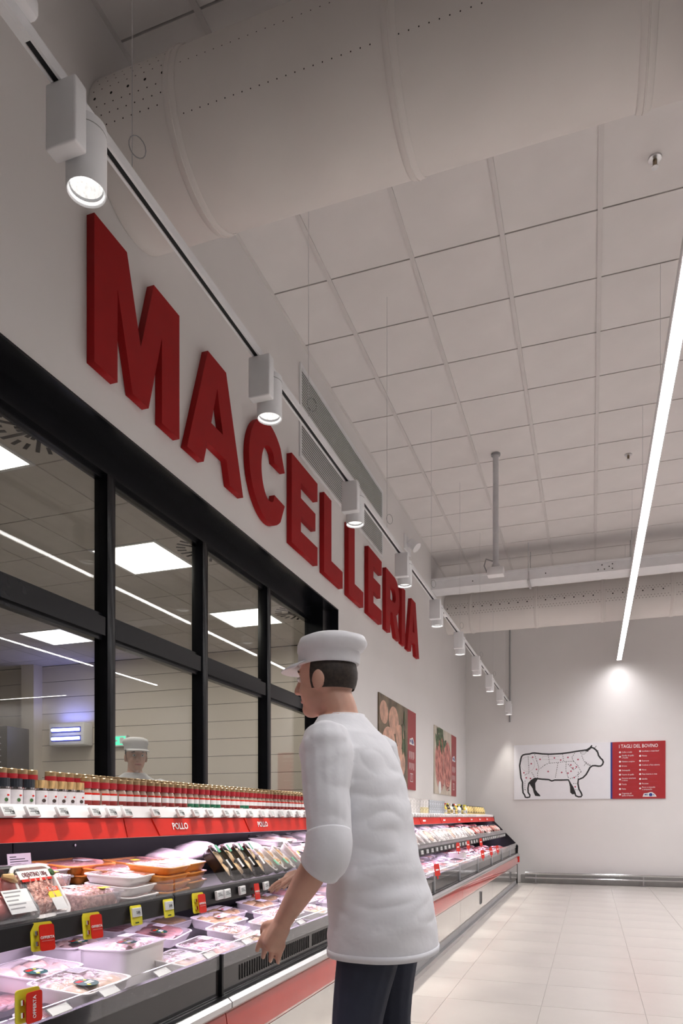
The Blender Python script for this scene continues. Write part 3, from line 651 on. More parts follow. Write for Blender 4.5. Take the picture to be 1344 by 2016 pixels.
# ================================================================== POSTERS ON THE LETTER WALL
def poster(y0, y1, lab, sub):
    t = thing('wall_poster', lab, 'poster', (0, y0, 1.53)); L, H = y1-y0, 1.01
    ys = L*(0.745)
    if sub == 'steak':
        bgm = mat('poster_board_cream', (0.62, 0.55, 0.46), 0.5, var=0.12, scale=5)
        MB().box(0.002, 0.016, 0, ys, 0, H).build('photo_panel', bgm, t)
        MB().box(0.002, 0.016, ys, L, 0, H).build('red_panel', mat('poster_red', (0.34, 0.03, 0.035), 0.45), t)
        def fl(poly, m, nm, x): orient(put(nm, curve_mesh([poly], 0.0005, m, nm), t), (x, 0, 0), (0, 1, 0), (0, 0, 1))
        raw = mat('poster_meat', (0.40, 0.10, 0.085), 0.5, var=0.35, scale=9, col2=(0.55, 0.22, 0.18)); fat = mat('poster_fat', (0.58, 0.34, 0.29), 0.5, var=.1); leaf = mat('poster_leaf', (0.035, 0.07, 0.03), 0.5, var=0.6, scale=16, col2=(0.09, 0.14, 0.06))
        fl(arcpts(0.44, 0.47, 0.42, 0.42, 0, 360, 30), fat, 'meat_fat', 0.0165); fl(arcpts(0.44, 0.48, 0.39, 0.39, 0, 360, 30), raw, 'meat_slice', 0.0172)
        fl(arcpts(0.98, 0.46, 0.34, 0.40, 0, 360, 30), fat, 'meat_fat', 0.0178); fl(arcpts(0.99, 0.47, 0.31, 0.37, 0, 360, 30), raw, 'meat_slice', 0.0185)
        for k in range(14):
            c = Vector((0.08+random.random()*0.8, 0.72+random.random()*0.26)); a = random.random()*PI; q = []
            for s_ in range(10):
                th = s_*2*PI/10; e = Vector((0.14*math.cos(th), 0.045*math.sin(th))); q.append((min(max(c.x+e.x*math.cos(a)-e.y*math.sin(a), 0.01), ys), min(c.y+e.x*math.sin(a)+e.y*math.cos(a), H-0.005)))
            fl(q, leaf, 'leaf', 0.0192+k*0.0003)
        fl(arcpts(0.37, 0.10, 0.10, 0.10, 0, 360, 16), PAPER, 'garlic', 0.0195)
        for k in range(9): fl(arcpts(0.6+random.random()*0.6, 0.04+random.random()*0.14, 0.02, 0.012, 0, 360, 8), INK, 'peppercorn', 0.0195)
    else:
        bgm = mat('poster_dark_board', (0.16, 0.12, 0.075), 0.5, var=0.4, scale=5)
        MB().box(0.002, 0.016, 0, ys, 0, H).build('photo_panel', bgm, t)
        MB().box(0.002, 0.016, ys, L, 0, H).build('red_panel', mat('poster_red', (0.34, 0.03, 0.035), 0.45), t)
        pm_ = mat('poster_poultry', (0.62, 0.36, 0.26), 0.5, var=0.25, scale=9)
        def fl(poly, m, nm, x): orient(put(nm, curve_mesh([poly], 0.0005, m, nm), t), (x, 0, 0), (0, 1, 0), (0, 0, 1))
        for k, (cy, cz, a, c) in enumerate(((.2, .82, .17, .13), (.62, .78, .22, .16), (.9, .62, .2, .14), (.4, .5, .28, .18), (.85, .3, .3, .2), (.3, .2, .22, .16))): fl(arcpts(cy, cz, a, c, 0, 360, 22), pm_, 'poultry_piece', 0.0165+k*0.0005)
        for k in range(8): fl(arcpts(1.0+random.random()*0.25, 0.45+random.random()*0.5, 0.03, 0.09, 0, 360, 10), mat('poster_herb', (0.08, 0.12, 0.05), .5), 'herb_leaf', 0.0198+k*.0003)
    yc = (ys+L)/2
    st = mat('poster_print_white', (0.72, 0.62, 0.62), 0.5)
    for z, hh, n in ((0.44, 0.10, 8), (0.30, 0.09, 7)):      # tall narrow print strokes
        pm2 = MB()
        for q in range(n):
            pm2.box(0.0162, 0.0168, yc-0.15+q*0.3/n, yc-0.15+q*0.3/n+0.014, z-hh/2+(0.02 if q % 3 == 1 else 0), z+hh/2)
        pm2.build('print_line', st, t)
    pm2 = MB()
    for a, c, e, g in ((-0.09, 0.06, 0.10, 0.112), (-0.09, 0.06, 0.20, 0.212), (-0.09, -0.076, 0.10, 0.212), (0.046, 0.06, 0.10, 0.212), (-0.03, -0.01, 0.13, 0.2)): pm2.box(0.0162, 0.0168, yc+a, yc+c, e, g)
    pm2.build('print_box', st, t)
    logo(t, (0.0168, yc, 0.62), (0, 1, 0), (0, 0, 1), 0.13)
poster(7.5, 9.235, 'wall poster of poultry pieces with red side strip, near the clerk', 'poultry')
poster(10.43, 12.22, 'wall poster of raw red steaks with green leaves and red strip', 'steak')

# ================================================================== REFRIGERATED CASE
CYS = [0.30, 2.215, 4.61, 7.012, 9.42, 12.72]
CLAB = ['nearest refrigerated meat case module, below the pepper grinders', 'refrigerated meat case module holding the yellow chicken trays', 'refrigerated meat case module behind the clerk in white', 'refrigerated meat case module below the tall cartons', 'farthest refrigerated meat case module touching the end wall corner']
PINK = (0.92, 0.72, 1.0)
for k in range(5):
    y0, y1 = CYS[k]+0.003, CYS[k+1]-0.003; L = y1-y0
    t = thing('refrigerated_case', CLAB[k], 'display case', (0, y0, 0), group='refrigerated meat cases')
    B = lambda nm, m, *a: MB().box(a[0], a[1], 0, L, a[2], a[3]).build(nm, m, t)
    B('plinth', GREYM, 0.10, 0.97, 0.0, 0.10)
    B('kick_strip', STEEL, 0.97, 1.0, 0.0, 0.035)
    MB().prism([(0.06, 0.10), (0.975, 0.10), (0.985, 0.125), (0.985, 0.36), (0.06, 0.36)], 'y', 0, L).build('lower_panel', STEELP, t)
    MB().prism([(0.93, 0.362), (0.985, 0.362), (1.004, 0.385), (1.008, 0.44), (1.0, 0.50), (0.985, 0.512), (0.93, 0.512)], 'y', 0, L).build('red_bumper', REDB, t, True)
    MB().prism([(0.955, 0.512), (1.01, 0.512), (1.024, 0.525), (1.024, 0.545), (1.01, 0.558), (0.955, 0.558)], 'y', 0, L).build('silver_rail', STEEL, t, True)
    B('rail_groove', BLACK, 0.985, 1.004, 0.5575, 0.559)
    B('front_panel', DARKG, 0.955, 0.972, 0.56, 0.70)
    MB().box(0.06, 0.955, 0, L, 0.36, 0.615).build('tub', BLACK, t)
    B('deck', mat('deck_white', (0.5, 0.49, 0.5), 0.4), 0.075, 0.953, 0.615, 0.622)
    B('back_panel', BLACK, 0.03, 0.072, 0.0, 1.12)
    n = max(1, round(L/1.18))
    for q in range(n):
        MB().box(0.974, 0.979, q*L/n+0.004, (q+1)*L/n-0.004, 0.655, 0.735).build('clear_lip', CLEAR, t)
        MB().box(0.972, 0.984, q*L/n-0.002, q*L/n+0.010, 0.56, 0.705 if k < 2 else 0.73).build('lip_clip', PALEG if k > 1 else BLACK, t)
    # middle shelf, tilted toward the aisle
    MB().prism([(0.10, 0.945), (0.775, 0.882), (0.775, 0.868), (0.10, 0.93)], 'y', 0, L).build('middle_shelf', BLACK, t)
    MB().prism([(0.775, 0.845), (0.792, 0.842), (0.796, 0.90), (0.785, 0.912), (0.775, 0.905)], 'y', 0, L).build('shelf_front_rail', BLACK, t)
    n = max(1, round(L/0.6))
    for q in range(n):
        MB().box(0.792, 0.795, q*L/n+0.003, (q+1)*L/n-0.003, 0.905, 0.962).build('clear_guard', CLEAR, t)
    # canopy shelf
    MB().prism([(0.03, 1.125), (0.52, 1.125), (0.56, 1.105), (0.585, 1.112), (0.585, 1.118), (0.57, 1.178), (0.03, 1.195)], 'y', 0, L).build('canopy_body', GREYM, t)
    MB().prism([(0.586, 1.108), (0.598, 1.108), (0.580, 1.178), (0.570, 1.180)], 'y', 0, L).build('red_fascia', REDP, t)
    MB().prism([(0.03, 1.196), (0.565, 1.196), (0.565, 1.202), (0.03, 1.202)], 'y', 0, L).build('top_shelf', WHITEP, t)
    MB().prism([(0.566, 1.181), (0.585, 1.181), (0.568, 1.222), (0.560, 1.222)], 'y', 0, L).build('price_rail', WHITEP, t)
    MB().box(0.49, 0.535, 0.05, L-0.05, 1.108, 1.124).build('lamp_tube', mat('case_lamp', (0.9, 0.9, 0.9), 0.4, emit=((1, 0.8, 0.97), 4.0, 1)), t)
    area_light('case_lamp', (0.512, L/2, 1.105), (0, R(6), 0), 0.04, L-0.1, CASE_W*L, PINK, parent=t)
    area_light('shelf_lamp', (0.62, L/2, 0.862), (0, R(4), 0), 0.04, L-0.1, CASE_W*L*1.3, PINK, parent=t)
    for y in (0.35, L-0.35):
        MB().lathe([(0.006, 0), (0.006, 0.004)], 8).build('rivet', CHROME, t, loc=(0.072, y, 1.06)).rotation_euler = (0, PI/2, 0)
    if k == 1:
        sm = MB().box(0.9725, 0.974, 0, 0.008, 0.585, 0.640).mesh('vent_slot', HOLE)
        for q in range(64): put('vent_slot', sm, t, (0, 0.15+q*0.021+(q//16)*0.03, 0))
    if k == 4:
        prof = [(0.02, 0.0), (0.99, 0.0), (0.99, 0.50), (1.0, 0.68), (0.97, 0.72), (0.60, 1.10), (0.585, 1.20), (0.46, 1.215), (0.02, 1.215)]
        MB().prism(prof, 'y', L+0.001, L+0.03).build('end_panel', BLACK, t)
        MB().box(0.99, 1.02, L-0.01, L+0.03, 0.40, 0.50).build('end_marker', REDP, t)
for k, y in enumerate((1.98, 5.186, 8.381, 11.58)):
    t = thing('power_socket', ['black socket plate low on the nearest case panel', 'black socket plate on the case panel beside the clerk\'s legs', 'black socket plate low on the case below the cartons', 'black socket plate low on the case by the end wall'][k], 'socket', (0.985, y, 0.25), group='black sockets on the case panels')
    MB().box(0.0005, 0.008, -0.05, 0.05, -0.075, 0.075).build('plate', GREYM, t)
    MB().box(0.008, 0.010, -0.04, 0.04, -0.065, 0.065).build('recess', INK, t)
# POLLO headings and other headings on the fascia
for k, (y, s) in enumerate([(y_, 0) for y_ in (2.575, 3.36, 6.2, 7.15, 8.2, 9.2, 10.2, 11.0, 11.8)]):
    lab = ['glossy red heading plate reading POLLO on the case fascia, nearest one', 'red POLLO heading plate on the fascia close before the clerk'][k] if k < 2 else 'small red heading plate with white word on the far case fascia'
    t = thing('heading_plate', lab, 'sign', (0.5915, y, 1.1435), group='fascia headings' if k < 2 else 'far fascia headings')
    u = Vector((-0.018, 0, 0.07)).normalized()
    q = MB(); n = Vector((0.07, 0, 0.018)).normalized()*0.0035
    a, c = -0.155, 0.155
    lo, hi = Vector((0.0065, 0, -0.0335)), Vector((-0.0105, 0, 0.0325))
    q.rings([[lo+Vector((0, a, 0)), lo+Vector((0, c, 0)), hi+Vector((0, c-0.03, 0)), hi+Vector((0, a-0.03, 0))], [p+n for p in (lo+Vector((0, a, 0)), lo+Vector((0, c, 0)), hi+Vector((0, c-0.03, 0)), hi+Vector((0, a-0.03, 0)))]])
    q.build('plate', REDP, t)
    if k < 2: text('POLLO', 0.038, PAPER, t, n*1.05+n.normalized()*0.0008, (0, 1, 0), u, bold=0.02)
    else: orient(put('word_mark', curve_mesh([[(-.07, -.009), (.055, -.009), (.07, .009), (-.055, .009)]], 0.0006, PAPER, 'word_mark'), t), n*1.1, (0, 1, 0), u)

# ================================================================== PACKED MEAT
def rrect(w, l, r, n=3, z=0.0):
    out = []
    for cx, cy, a0 in ((w/2-r, l/2-r, 0), (-w/2+r, l/2-r, 90), (-w/2+r, -l/2+r, 180), (w/2-r, -l/2+r, 270)):
        for k in range(n+1):
            a = R(a0+90*k/n); out.append((cx+r*math.cos(a), cy+r*math.sin(a), z))
    return out
MC = {}
def tray_me(w, l, h, m, taper=0.035, rad=0.03):
    k = ('tray', w, l, h, m.name, taper)
    if k not in MC:
        b = MB(); t2 = taper
        b.rings([rrect(w-t2, l-t2, rad*.7, 3, 0), rrect(w-t2*.5, l-t2*.5, rad*.85, 3, h*.5), rrect(w-.012, l-.012, rad, 3, h-.004), rrect(w, l, rad, 3, h-.004), rrect(w, l, rad, 3, h),
                 rrect(w-.018, l-.018, rad*.9, 3, h), rrect(w-t2*.6-.016, l-t2*.6-.016, rad*.8, 3, h*.45), rrect(w-t2-.014, l-t2-.014, rad*.6, 3, 0.006)])
        MC[k] = b.mesh('tray', m, True, 50)
    return MC[k]
def film_me(w, l, h, dome):
    k = ('film', w, l, h, dome)
    if k not in MC:
        b = MB(); b.rings([rrect(w*f, l*f, 0.03*f+.002, 3, h+.001+dome*(1-f**2.5)) for f in (1.0, .9, .7, .45, .2)], False, True)
        MC[k] = b.mesh('film', FILM, True, 180)
    return MC[k]
def blob_me(kind, seed, m, r=(0.04, 0.03, 0.02), amp=0.28, sub=2):
    k = ('blob', kind, seed, m.name, r, sub)
    if k not in MC:
        bm = bmesh.new(); bmesh.ops.create_icosphere(bm, subdivisions=sub, radius=1)
        for v in bm.verts:
            n = noise.noise(v.co*1.3+Vector((seed*7.3, seed*3.1, 0))); n2 = noise.noise(v.co*3.1+Vector((0, seed*5.7, 9)))
            v.co *= 1+amp*n+amp*.35*n2; v.co = Vector((v.co.x*r[0], v.co.y*r[1], v.co.z*r[2]))
        me = bpy.data.meshes.new(kind); bm.to_mesh(me); bm.free(); me.materials.append(m)
        me.polygons.foreach_set('use_smooth', [True]*len(me.polygons)); MC[k] = me
    return MC[k]
def mince_me(w, l, h, m, seed=0):
    k = ('mince', w, l, h, m.name, seed)
    if k not in MC:
        n = 18; b = MB(); V = []
        for i in range(n+1):
            row = []
            for j in range(n+1):
                x, y = (i/n-.5)*w, (j/n-.5)*l; e = min(i, n-i, j, n-j)/n
                z = h*(1-math.exp(-e*14))+0.004*math.sin(j*2.1+seed)+0.006*noise.noise(Vector((x*60, y*60, seed)))*(e > 0)
                row.append((x, y, max(z, 0)))
            V.append(row)
        b.rings(V, False, False, False); MC[k] = b.mesh('minced_meat', m, True, 180)
    return MC[k]
def slab_me(w, l, h, m, seed):
    k = ('slab', w, l, h, m.name, seed)
    if k not in MC:
        b = MB(); rs = []
        for f, z in ((.86, 0), (1, h*.5), (.93, h), (.6, h*1.12), (.2, h*1.15)):
            rs.append([(p[0]*(1+.12*noise.noise(Vector((p[0]*30, p[1]*30, seed)))), p[1]*(1+.12*noise.noise(Vector((p[1]*30, p[0]*30, seed+4)))), z+0.003*math.sin(p[1]*70+seed)) for p in rrect(w*f, l*f, min(w, l)*.4*f, 4)])
        b.rings(rs); MC[k] = b.mesh('meat_slice', m, True, 60)
    return MC[k]
lab_me = {}
def sticker(t, kind, x, y, z, rz=0.0, par=None):
    """flat labels lying on the film of a pack"""
    if kind == 'price':
        if 'p' not in lab_me: lab_me['p'] = MB().box(-0.022, 0.022, -0.032, 0.032, 0, 0.0006).mesh('price_label', PAPER); lab_me['pl'] = (lambda m: [m.box(-0.016+q*.006, -0.014+q*.006, -0.026, 0.012+0.006*(q % 3), 0.0006, 0.0008) for q in range(5)] and m.mesh('print', GREYM))(MB())
        o = put('price_label', lab_me['p'], t, (x, y, z), (0, 0, rz)); put('print', lab_me['pl'], o)
    elif kind == 'round':
        if 'r' not in lab_me:
            lab_me['r'] = MB().lathe([(0.034, 0), (0.034, 0.0007)], 24).mesh('round_label', GREENL)
            q = MB(); q.box(-0.024, -0.010, -0.02, 0.004, 0.0007, 0.0011); q.mi = 1; q.box(-0.004, 0.004, -0.006, 0.024, 0.0007, 0.0011); q.box(0.007, 0.012, -0.012, 0.022, 0.0007, 0.0011); q.mi = 2; q.lathe([(0.006, 0.0007), (0.006, 0.0012)], 8, (0.018, -0.014, 0)); q.lathe([(0.005, 0.0007), (0.005, 0.0012)], 8, (-0.016, 0.016, 0))
            lab_me['rp'] = q.mesh('print', [REDP, PAPER, YELLOW])
        o = put('round_label', lab_me['r'], t, (x, y, z), (0, 0, rz)); put('print', lab_me['rp'], o)
    elif kind == 'yellow':
        if 'y' not in lab_me: lab_me['y'] = MB().box(-0.011, 0.011, -0.024, 0.024, 0, 0.0006).mesh('yellow_label', YELLOW)
        put('yellow_label', lab_me['y'], t, (x, y, z), (0, 0, rz))
    elif kind == 'long':
        if 'l' not in lab_me: lab_me['l'] = MB().box(-0.020, 0.020, -0.055, 0.055, 0, 0.0006).mesh('long_label', PAPER); lab_me['lr'] = MB().box(-0.010, 0.004, -0.048, -0.024, 0.0006, 0.0009).mesh('logo', REDP)
        o = put('long_label', lab_me['l'], t, (x, y, z), (0, 0, rz)); put('logo', lab_me['lr'], o)
    elif kind == 'green':
        if 'g' not in lab_me: lab_me['g'] = MB().box(-0.018, 0.018, -0.03, 0.03, 0, 0.0006).mesh('green_label', mat('mint_label', (0.12, 0.42, 0.26), 0.5, var=.3, scale=50))
        put('green_label', lab_me['g'], t, (x, y, z), (0, 0, rz))
def pack(label, x, y, z, w, l, h, tm, fill, fm, rz=0.0, tilt=0.0, stickers=(), dome=0.008, n=5, group=None, seed=1, film=True, cat='meat tray', name='meat_tray', roll=0.0):
    """w across the case (x), l along it (y); tilt leans the face toward the aisle"""
    t = thing(name, label, cat, (x, y, z), group=group, rot=(roll, tilt, rz))
    put('tray', tray_me(w, l, h, tm), t)
    rnd = random.Random(seed)
    iw, il = w-0.05, l-0.05
    if fill == 'pieces':
        nx = 2 if w > 0.13 else 1; ny = max(2, round(il/0.052))
        for i in range(nx):
            for j in range(ny):
                bx, by = (i+.5)/nx*iw-iw/2, (j+.5)/ny*il-il/2
                put(fm[1], blob_me(fm[1], rnd.randint(0, 4), fm[0], (round(iw/nx*.62, 3), round(il/ny*.60, 3), round(h*.42+.006, 3))), t, (bx+rnd.uniform(-.006, .006), by+rnd.uniform(-.006, .006), h*.55), (rnd.uniform(-.2, .2), rnd.uniform(-.2, .2), rnd.uniform(-.5, .5)))
    elif fill == 'mince':
        put('minced_meat', mince_me(iw+.012, il+.012, h+.003, fm[0], seed % 3), t, (0, 0, 0.006))
    elif fill == 'slices':
        k = max(2, round(il/0.06))
        for j in range(k):
            put('meat_slice', slab_me(round(iw*.92, 3), round(il/k*1.5, 3), 0.010, fm[0], j % 3), t, (rnd.uniform(-.006, .006), (j+.5)/k*il*.86-il*.43, h*.45+j*.0022), (0.16, 0, rnd.uniform(-.15, .15)))
    if film: put('film', film_me(round(w-.012, 4), round(l-.012, 4), h, dome), t)
    for s in stickers: sticker(t, s[0], s[1], s[2], h+dome+.0015, s[3] if len(s) > 3 else 0)
    return t
CP = (CHICK, 'chicken_piece'); YP = (YCHICK, 'chicken_piece'); RP_ = (REDMEAT, 'meat_piece')
DK = 0.622      # deck level
def shelf_z(x): return 0.882+(0.775-x)/0.675*0.063
# ---- lower deck, near end
pack('white foam tray of chicken with green oval label, right behind the front tray', 0.575, 1.775, DK+.045, .20, .25, .055, FOAM, 'pieces', CP, .12, .10, [('round', .05, -.07), ('price', -.05, .06)], seed=2)
pack('white foam chicken tray, frontmost, tipped on the clear lip with green oval label', 0.815, 1.69, DK+.052, .20, .25, .045, FOAM, 'pieces', CP, .10, .10, [('round', .045, -.045), ('price', -.045, .055)], seed=3)
pack('low pale tray under the frontmost chicken tray, green label showing', 0.83, 1.585, DK, .17, .19, .042, FOAM, 'slices', (HAM,), .1, 0, [('round', .03, -.04)], seed=4)
pack('grey clear tray of meat lying beneath the second chicken tray', 0.60, 1.62, DK, .18, .22, .045, glassmat('clear_tray', (.9, .9, .92), .06, .05, white=.2), 'slices', (HAM,), -.15, 0, [], seed=5)
pack('deep white ribbed tub of chicken, tallest on the lower deck', 0.665, 2.10, DK, .20, .27, .125, FOAM, 'pieces', CP, .06, 0, [('round', .05, -.06), ('price', -.03, .07)], seed=6, dome=.014)
pack('deep white tub of chicken behind the tallest tub, blue-green label', 0.42, 2.13, DK, .19, .24, .11, FOAM, 'pieces', CP, .05, 0, [('round', .05, -.03)], seed=7)
pack('deep white tub at the back of the lower deck by the first offer tag', 0.20, 2.02, DK, .19, .26, .10, FOAM, 'pieces', CP, 0, 0, [], seed=8)
pack('deep white tub at the back below the second offer tag', 0.20, 2.32, DK, .19, .26, .10, FOAM, 'pieces', CP, 0, 0, [('yellow', 0, .04)], seed=9)
pack('flat white tray at the back corner behind the purple meat tray', 0.22, 2.66, DK+.03, .18, .25, .05, FOAM, 'slices', (HAM,), .06, .05, [], seed=10)
pack('shallow white tray of pale fillets beside the tallest tub', 0.80, 2.265, DK+.01, .19, .21, .042, FOAM, 'slices', (CHICK,), .12, .14, [('price', .0, .02)], seed=11)
pack('white tray of dark pink sliced meat with oval label below the yellow tags', 0.47, 2.60, DK+.045, .22, .28, .04, FOAM, 'slices', (HAM,), .25, .16, [('round', .02, -.06), ('price', -.02, .06)], seed=12)
hamt = pack('white tray of pink ham slices with herb sprig at the front edge', 0.765, 2.52, DK+.02, .21, .25, .035, FOAM, 'slices', (HAM,), .1, .14, [('price', -.05, .05)], seed=13)
HERB = mat('herb_sprig', (0.05, 0.10, 0.03), .7, var=.5, scale=90)
sp_ = MB(); sp_.tube([(.03, -.06, .036), (.02, 0, .04), (.025, .05, .037)], [.001, .0022, .001], 6)
for q in range(12): sp_.tube([(.022, -.05+q*.008, .039), (.022+(.012 if q % 2 else -.012), -.044+q*.008, .040)], [.0018, .0006], 5)
sp_.build('herb_sprig', HERB, hamt)
# yellow chicken trays
YL = [('at the front edge just past the ham slices', .845, 2.76, DK+.012, .15, .2), ('overlapping the front tray past the ham', .70, 2.78, DK+.035, .15, .22), ('in the middle below the third offer tag', .55, 2.98, DK+.045, .19, .25), ('front row behind the lip tag, round breasts', .80, 3.02, DK+.035, .17, .24),
      ('front row, large tray with long white label', .72, 3.27, DK+.045, .19, .27), ('rear row under the fourth offer tag', .42, 3.25, DK+.04, .18, .24), ('rear row beside the clerk\'s cuff', .46, 3.58, DK+.045, .18, .24), ('front row half hidden by the clerk', .78, 3.56, DK+.03, .18, .24), ('middle row half hidden by the clerk', .58, 3.85, DK+.04, .18, .24), ('rear row beneath the last near offer tags', .35, 3.9, DK+.04, .18, .24)]
for k, (d, x, y, z, w, l) in enumerate(YL):
    pack('white tray of yellow chicken pieces, '+d, x, y, z, w, l, .045, FOAM, 'pieces', YP, random.uniform(-.05, .3), .14, [('long', 0, .02, .15)] if k % 5 != 1 else [('price', 0, .03)], seed=20+k, group='yellow chicken trays')
pack('orange tinted tray of cutlets at the back under the third offer tag', .27, 2.98, DK+.03, .18, .24, .04, FOAM, 'slices', (YCHICK,), .05, .1, [], seed=41)
# ---- middle shelf, near end
def lean(label, x, y, w, l, h, tm, fill, fm, ang, st, seed, rz=0.0, **kw):
    """pack standing on its lower rim, face leaning back from the aisle"""
    z = shelf_z(x+.03)+w/2*math.sin(ang)+.006
    return pack(label, x, y, z, w, l, h, tm, fill, fm, rz, ang, st, seed=seed, **kw)
t = lean('black tray of cooked meat leaning at the picture edge, white printed label', .715, 1.465, .165, .215, .04, BLACKT, 'pieces', RP_, 1.0, [], 50)
o = MB().box(-.005, .065, -.005, .085, .0495, .0502).build('paper_label', PAPER, t)
MB().tube([(-.05, .03, .045), (-.04, .05, .05), (-.03, .07, .045)], [.006, .014, .005], 8).build('yellow_garnish', YCHICK, t, True)
for q in range(5): MB().box(.0+q*.012, .004+q*.012, .0, .06-.01*(q % 3), .0502, .0505).build('print_line', GREYM, t)
t = lean('white leaning tray of minced burger with red printed band and SOLO price sticker', .715, 1.615, .165, .175, .035, FOAM, 'mince', (MINCE,), 1.02, [], 51, rz=.08)
zz = .0445
MB().box(-.060, -.034, -.075, .055, zz, zz+.0006).build('band_label', PAPER, t); MB().box(-.034, -.026, -.07, .055, zz, zz+.0006).build('red_band', REDP, t)
text('ORENTINO 180g', .019, mat('dark_red_ink', (.2, .04, .05), .5), t, (-.046, -.010, zz+.0012), (0, 1, 0), (-1, 0, 0), bold=.01, xs=.72)
MB().ell((-.048, .066, zz), (.012, .012, .004), 10, 6).build('green_mark', GREENH, t, True)
MB().box(-.002, .012, .005, .058, zz, zz+.0006).build('solo_strip', mat('orange_red', (.75, .08, .02), .4), t); MB().box(.012, .032, .005, .058, zz, zz+.0006).build('yellow_price', YELLOW, t); MB().box(.032, .070, .008, .058, zz, zz+.0006).build('white_sticker', PAPER, t)
text('SOLO', .013, PAPER, t, (.005, .032, zz+.0012), (0, 1, 0), (-1, 0, 0), bold=.02)
pack('black tray stacked at the picture edge under a white tray', .50, 1.48, shelf_z(.5)+.03, .18, .24, .05, BLACKT, 'pieces', RP_, 0, .09, [], seed=52)
pack('white tray topmost at the picture edge, its underside in shadow', .52, 1.50, shelf_z(.5)+.10, .18, .24, .045, FOAM, 'slices', (HAM,), 0, .09, [], seed=53)
CT = glassmat('clear_tray', (.9, .9, .92), .06, .05, white=.2)
pack('clear tub of minced meat behind the price guard, lower one', .69, 1.86, shelf_z(.69)+.004, .17, .23, .06, CT, 'mince', (MINCE,), .1, .09, [('yellow', .04, .04), ('price', -.03, -.02)], seed=54)
pack('clear tub of minced meat with green band stacked behind', .55, 1.79, shelf_z(.55)+.05, .17, .22, .05, CT, 'mince', (MINCE,), .05, .09, [('green', .04, -.05), ('yellow', .03, .05)], seed=55)
pack('flat film-wrapped tray with round purple print behind the mince tubs', .40, 1.93, shelf_z(.4)+.055, .18, .26, .04, FOAM, 'slices', (REDMEAT,), .05, .09, [('price', 0, .05), ('yellow', .04, -.05)], seed=56)
for q in range(3):
    pack(['lowest of three white trays stacked beside the mince tubs', 'middle of three white trays stacked beside the mince tubs', 'top of three white trays stacked beside the mince tubs'][q], .67-.01*q, 2.085+.008*q, shelf_z(.67)+.002+q*.032, .18, .22, .03, FOAM, 'slices', (HAM,), .1+.05*q, .09, [('price', 0, .03)], dome=.003, seed=60+q, group='white trays in a stack of three')
OD = ['lowest', 'second lowest', 'second highest', 'top']
for q in range(4):
    pack('orange tray, %s of the front stack on the middle shelf' % OD[q], .67, 2.295+.01*(q % 2), shelf_z(.67)+.002+q*.029, .18, .225, .027, ORANGE, 'slices', (HAM,), .14+.04*(q % 2), .09, [('price', 0, .02)] if q == 3 else [], dome=.003, seed=70+q, group='orange trays')
for q in range(2):
    pack('orange tray, %s of the pair at the back by the notice' % ['lower', 'upper'][q], .40, 2.20-.03*q, shelf_z(.4)+.035+q*.034, .19, .27, .032, ORANGE, 'slices', (HAM,), .1-.05*q, .09, [('price', 0, .05)] if q else [], dome=.003, seed=75+q, group='orange trays')
for q in range(3):
    pack('orange tray, %s of the right stack beside the dark packs' % ['lowest', 'middle', 'top'][q], .62, 2.525, shelf_z(.62)+.004+q*.036, .17, .215, .034, ORANGE, 'pieces', CP, .16, .09, [('yellow', 0, .02)] if q == 2 else [], dome=.005, seed=80+q, group='orange trays')
pack('orange tray bridging the back of the stacks under a yellow flower', .42, 2.53, shelf_z(.42)+.055, .19, .27, .034, ORANGE, 'slices', (HAM,), .05, .09, [('yellow', .01, -.04)], seed=84, dome=.004)
pack('orange tray lying in front of the back pair', .53, 2.22, shelf_z(.53)+.06, .18, .25, .034, ORANGE, 'slices', (HAM,), .1, .1, [], seed=85, dome=.004)
for q in range(4):
    lean('black tray of yellow chicken leaning in film, '+['first beside the orange stack', 'second of the leaning dark packs', 'third of the leaning dark packs', 'last dark pack before the brown rolls'][q], .70, 2.665+.105*q, .18, .12, .045, BLACKT, 'pieces', YP, .95, [('green', -.06, 0), ('price', .02, .03)] if q % 2 == 0 else [('price', .02, .02), ('green', -.06, -.02)], 90+q, rz=.35, dome=.016, group='leaning black chicken trays')
ROLLM = mat('breaded_roll', (.52, .30, .14), .5, var=.25, scale=40, bump=.3, bscale=80)
for q in range(3):
    lean('white tray of brown meat rolls in tight film, '+['first after the dark packs', 'middle one', 'last before the white box'][q], .69, 3.11+.11*q, .16, .115, .05, FOAM, 'pieces', (ROLLM, 'meat_roll'), .75, [('green', .05, .02)], 96+q, rz=.3, dome=.02, group='brown roll packs')
lean('white boxed pack with red and yellow printed label leaning on the shelf', .69, 3.50, .18, .19, .04, FOAM, 'slices', (HAM,), .85, [('price', .02, -.03), ('yellow', .0, .05)], 100, rz=.3)
for q in range(4):
    pack('white tray stacked at the back behind the rolls, %s one' % ['lowest', 'second', 'third', 'highest'][q], .45, 3.75+.01*q, shelf_z(.45)+.01+q*.034, .2, .26, .03, FOAM, 'slices', (CHICK,), .05, .09, [('yellow', .07, .09)] if q == 3 else [], dome=.003, seed=105+q, group='white trays stacked behind the rolls')
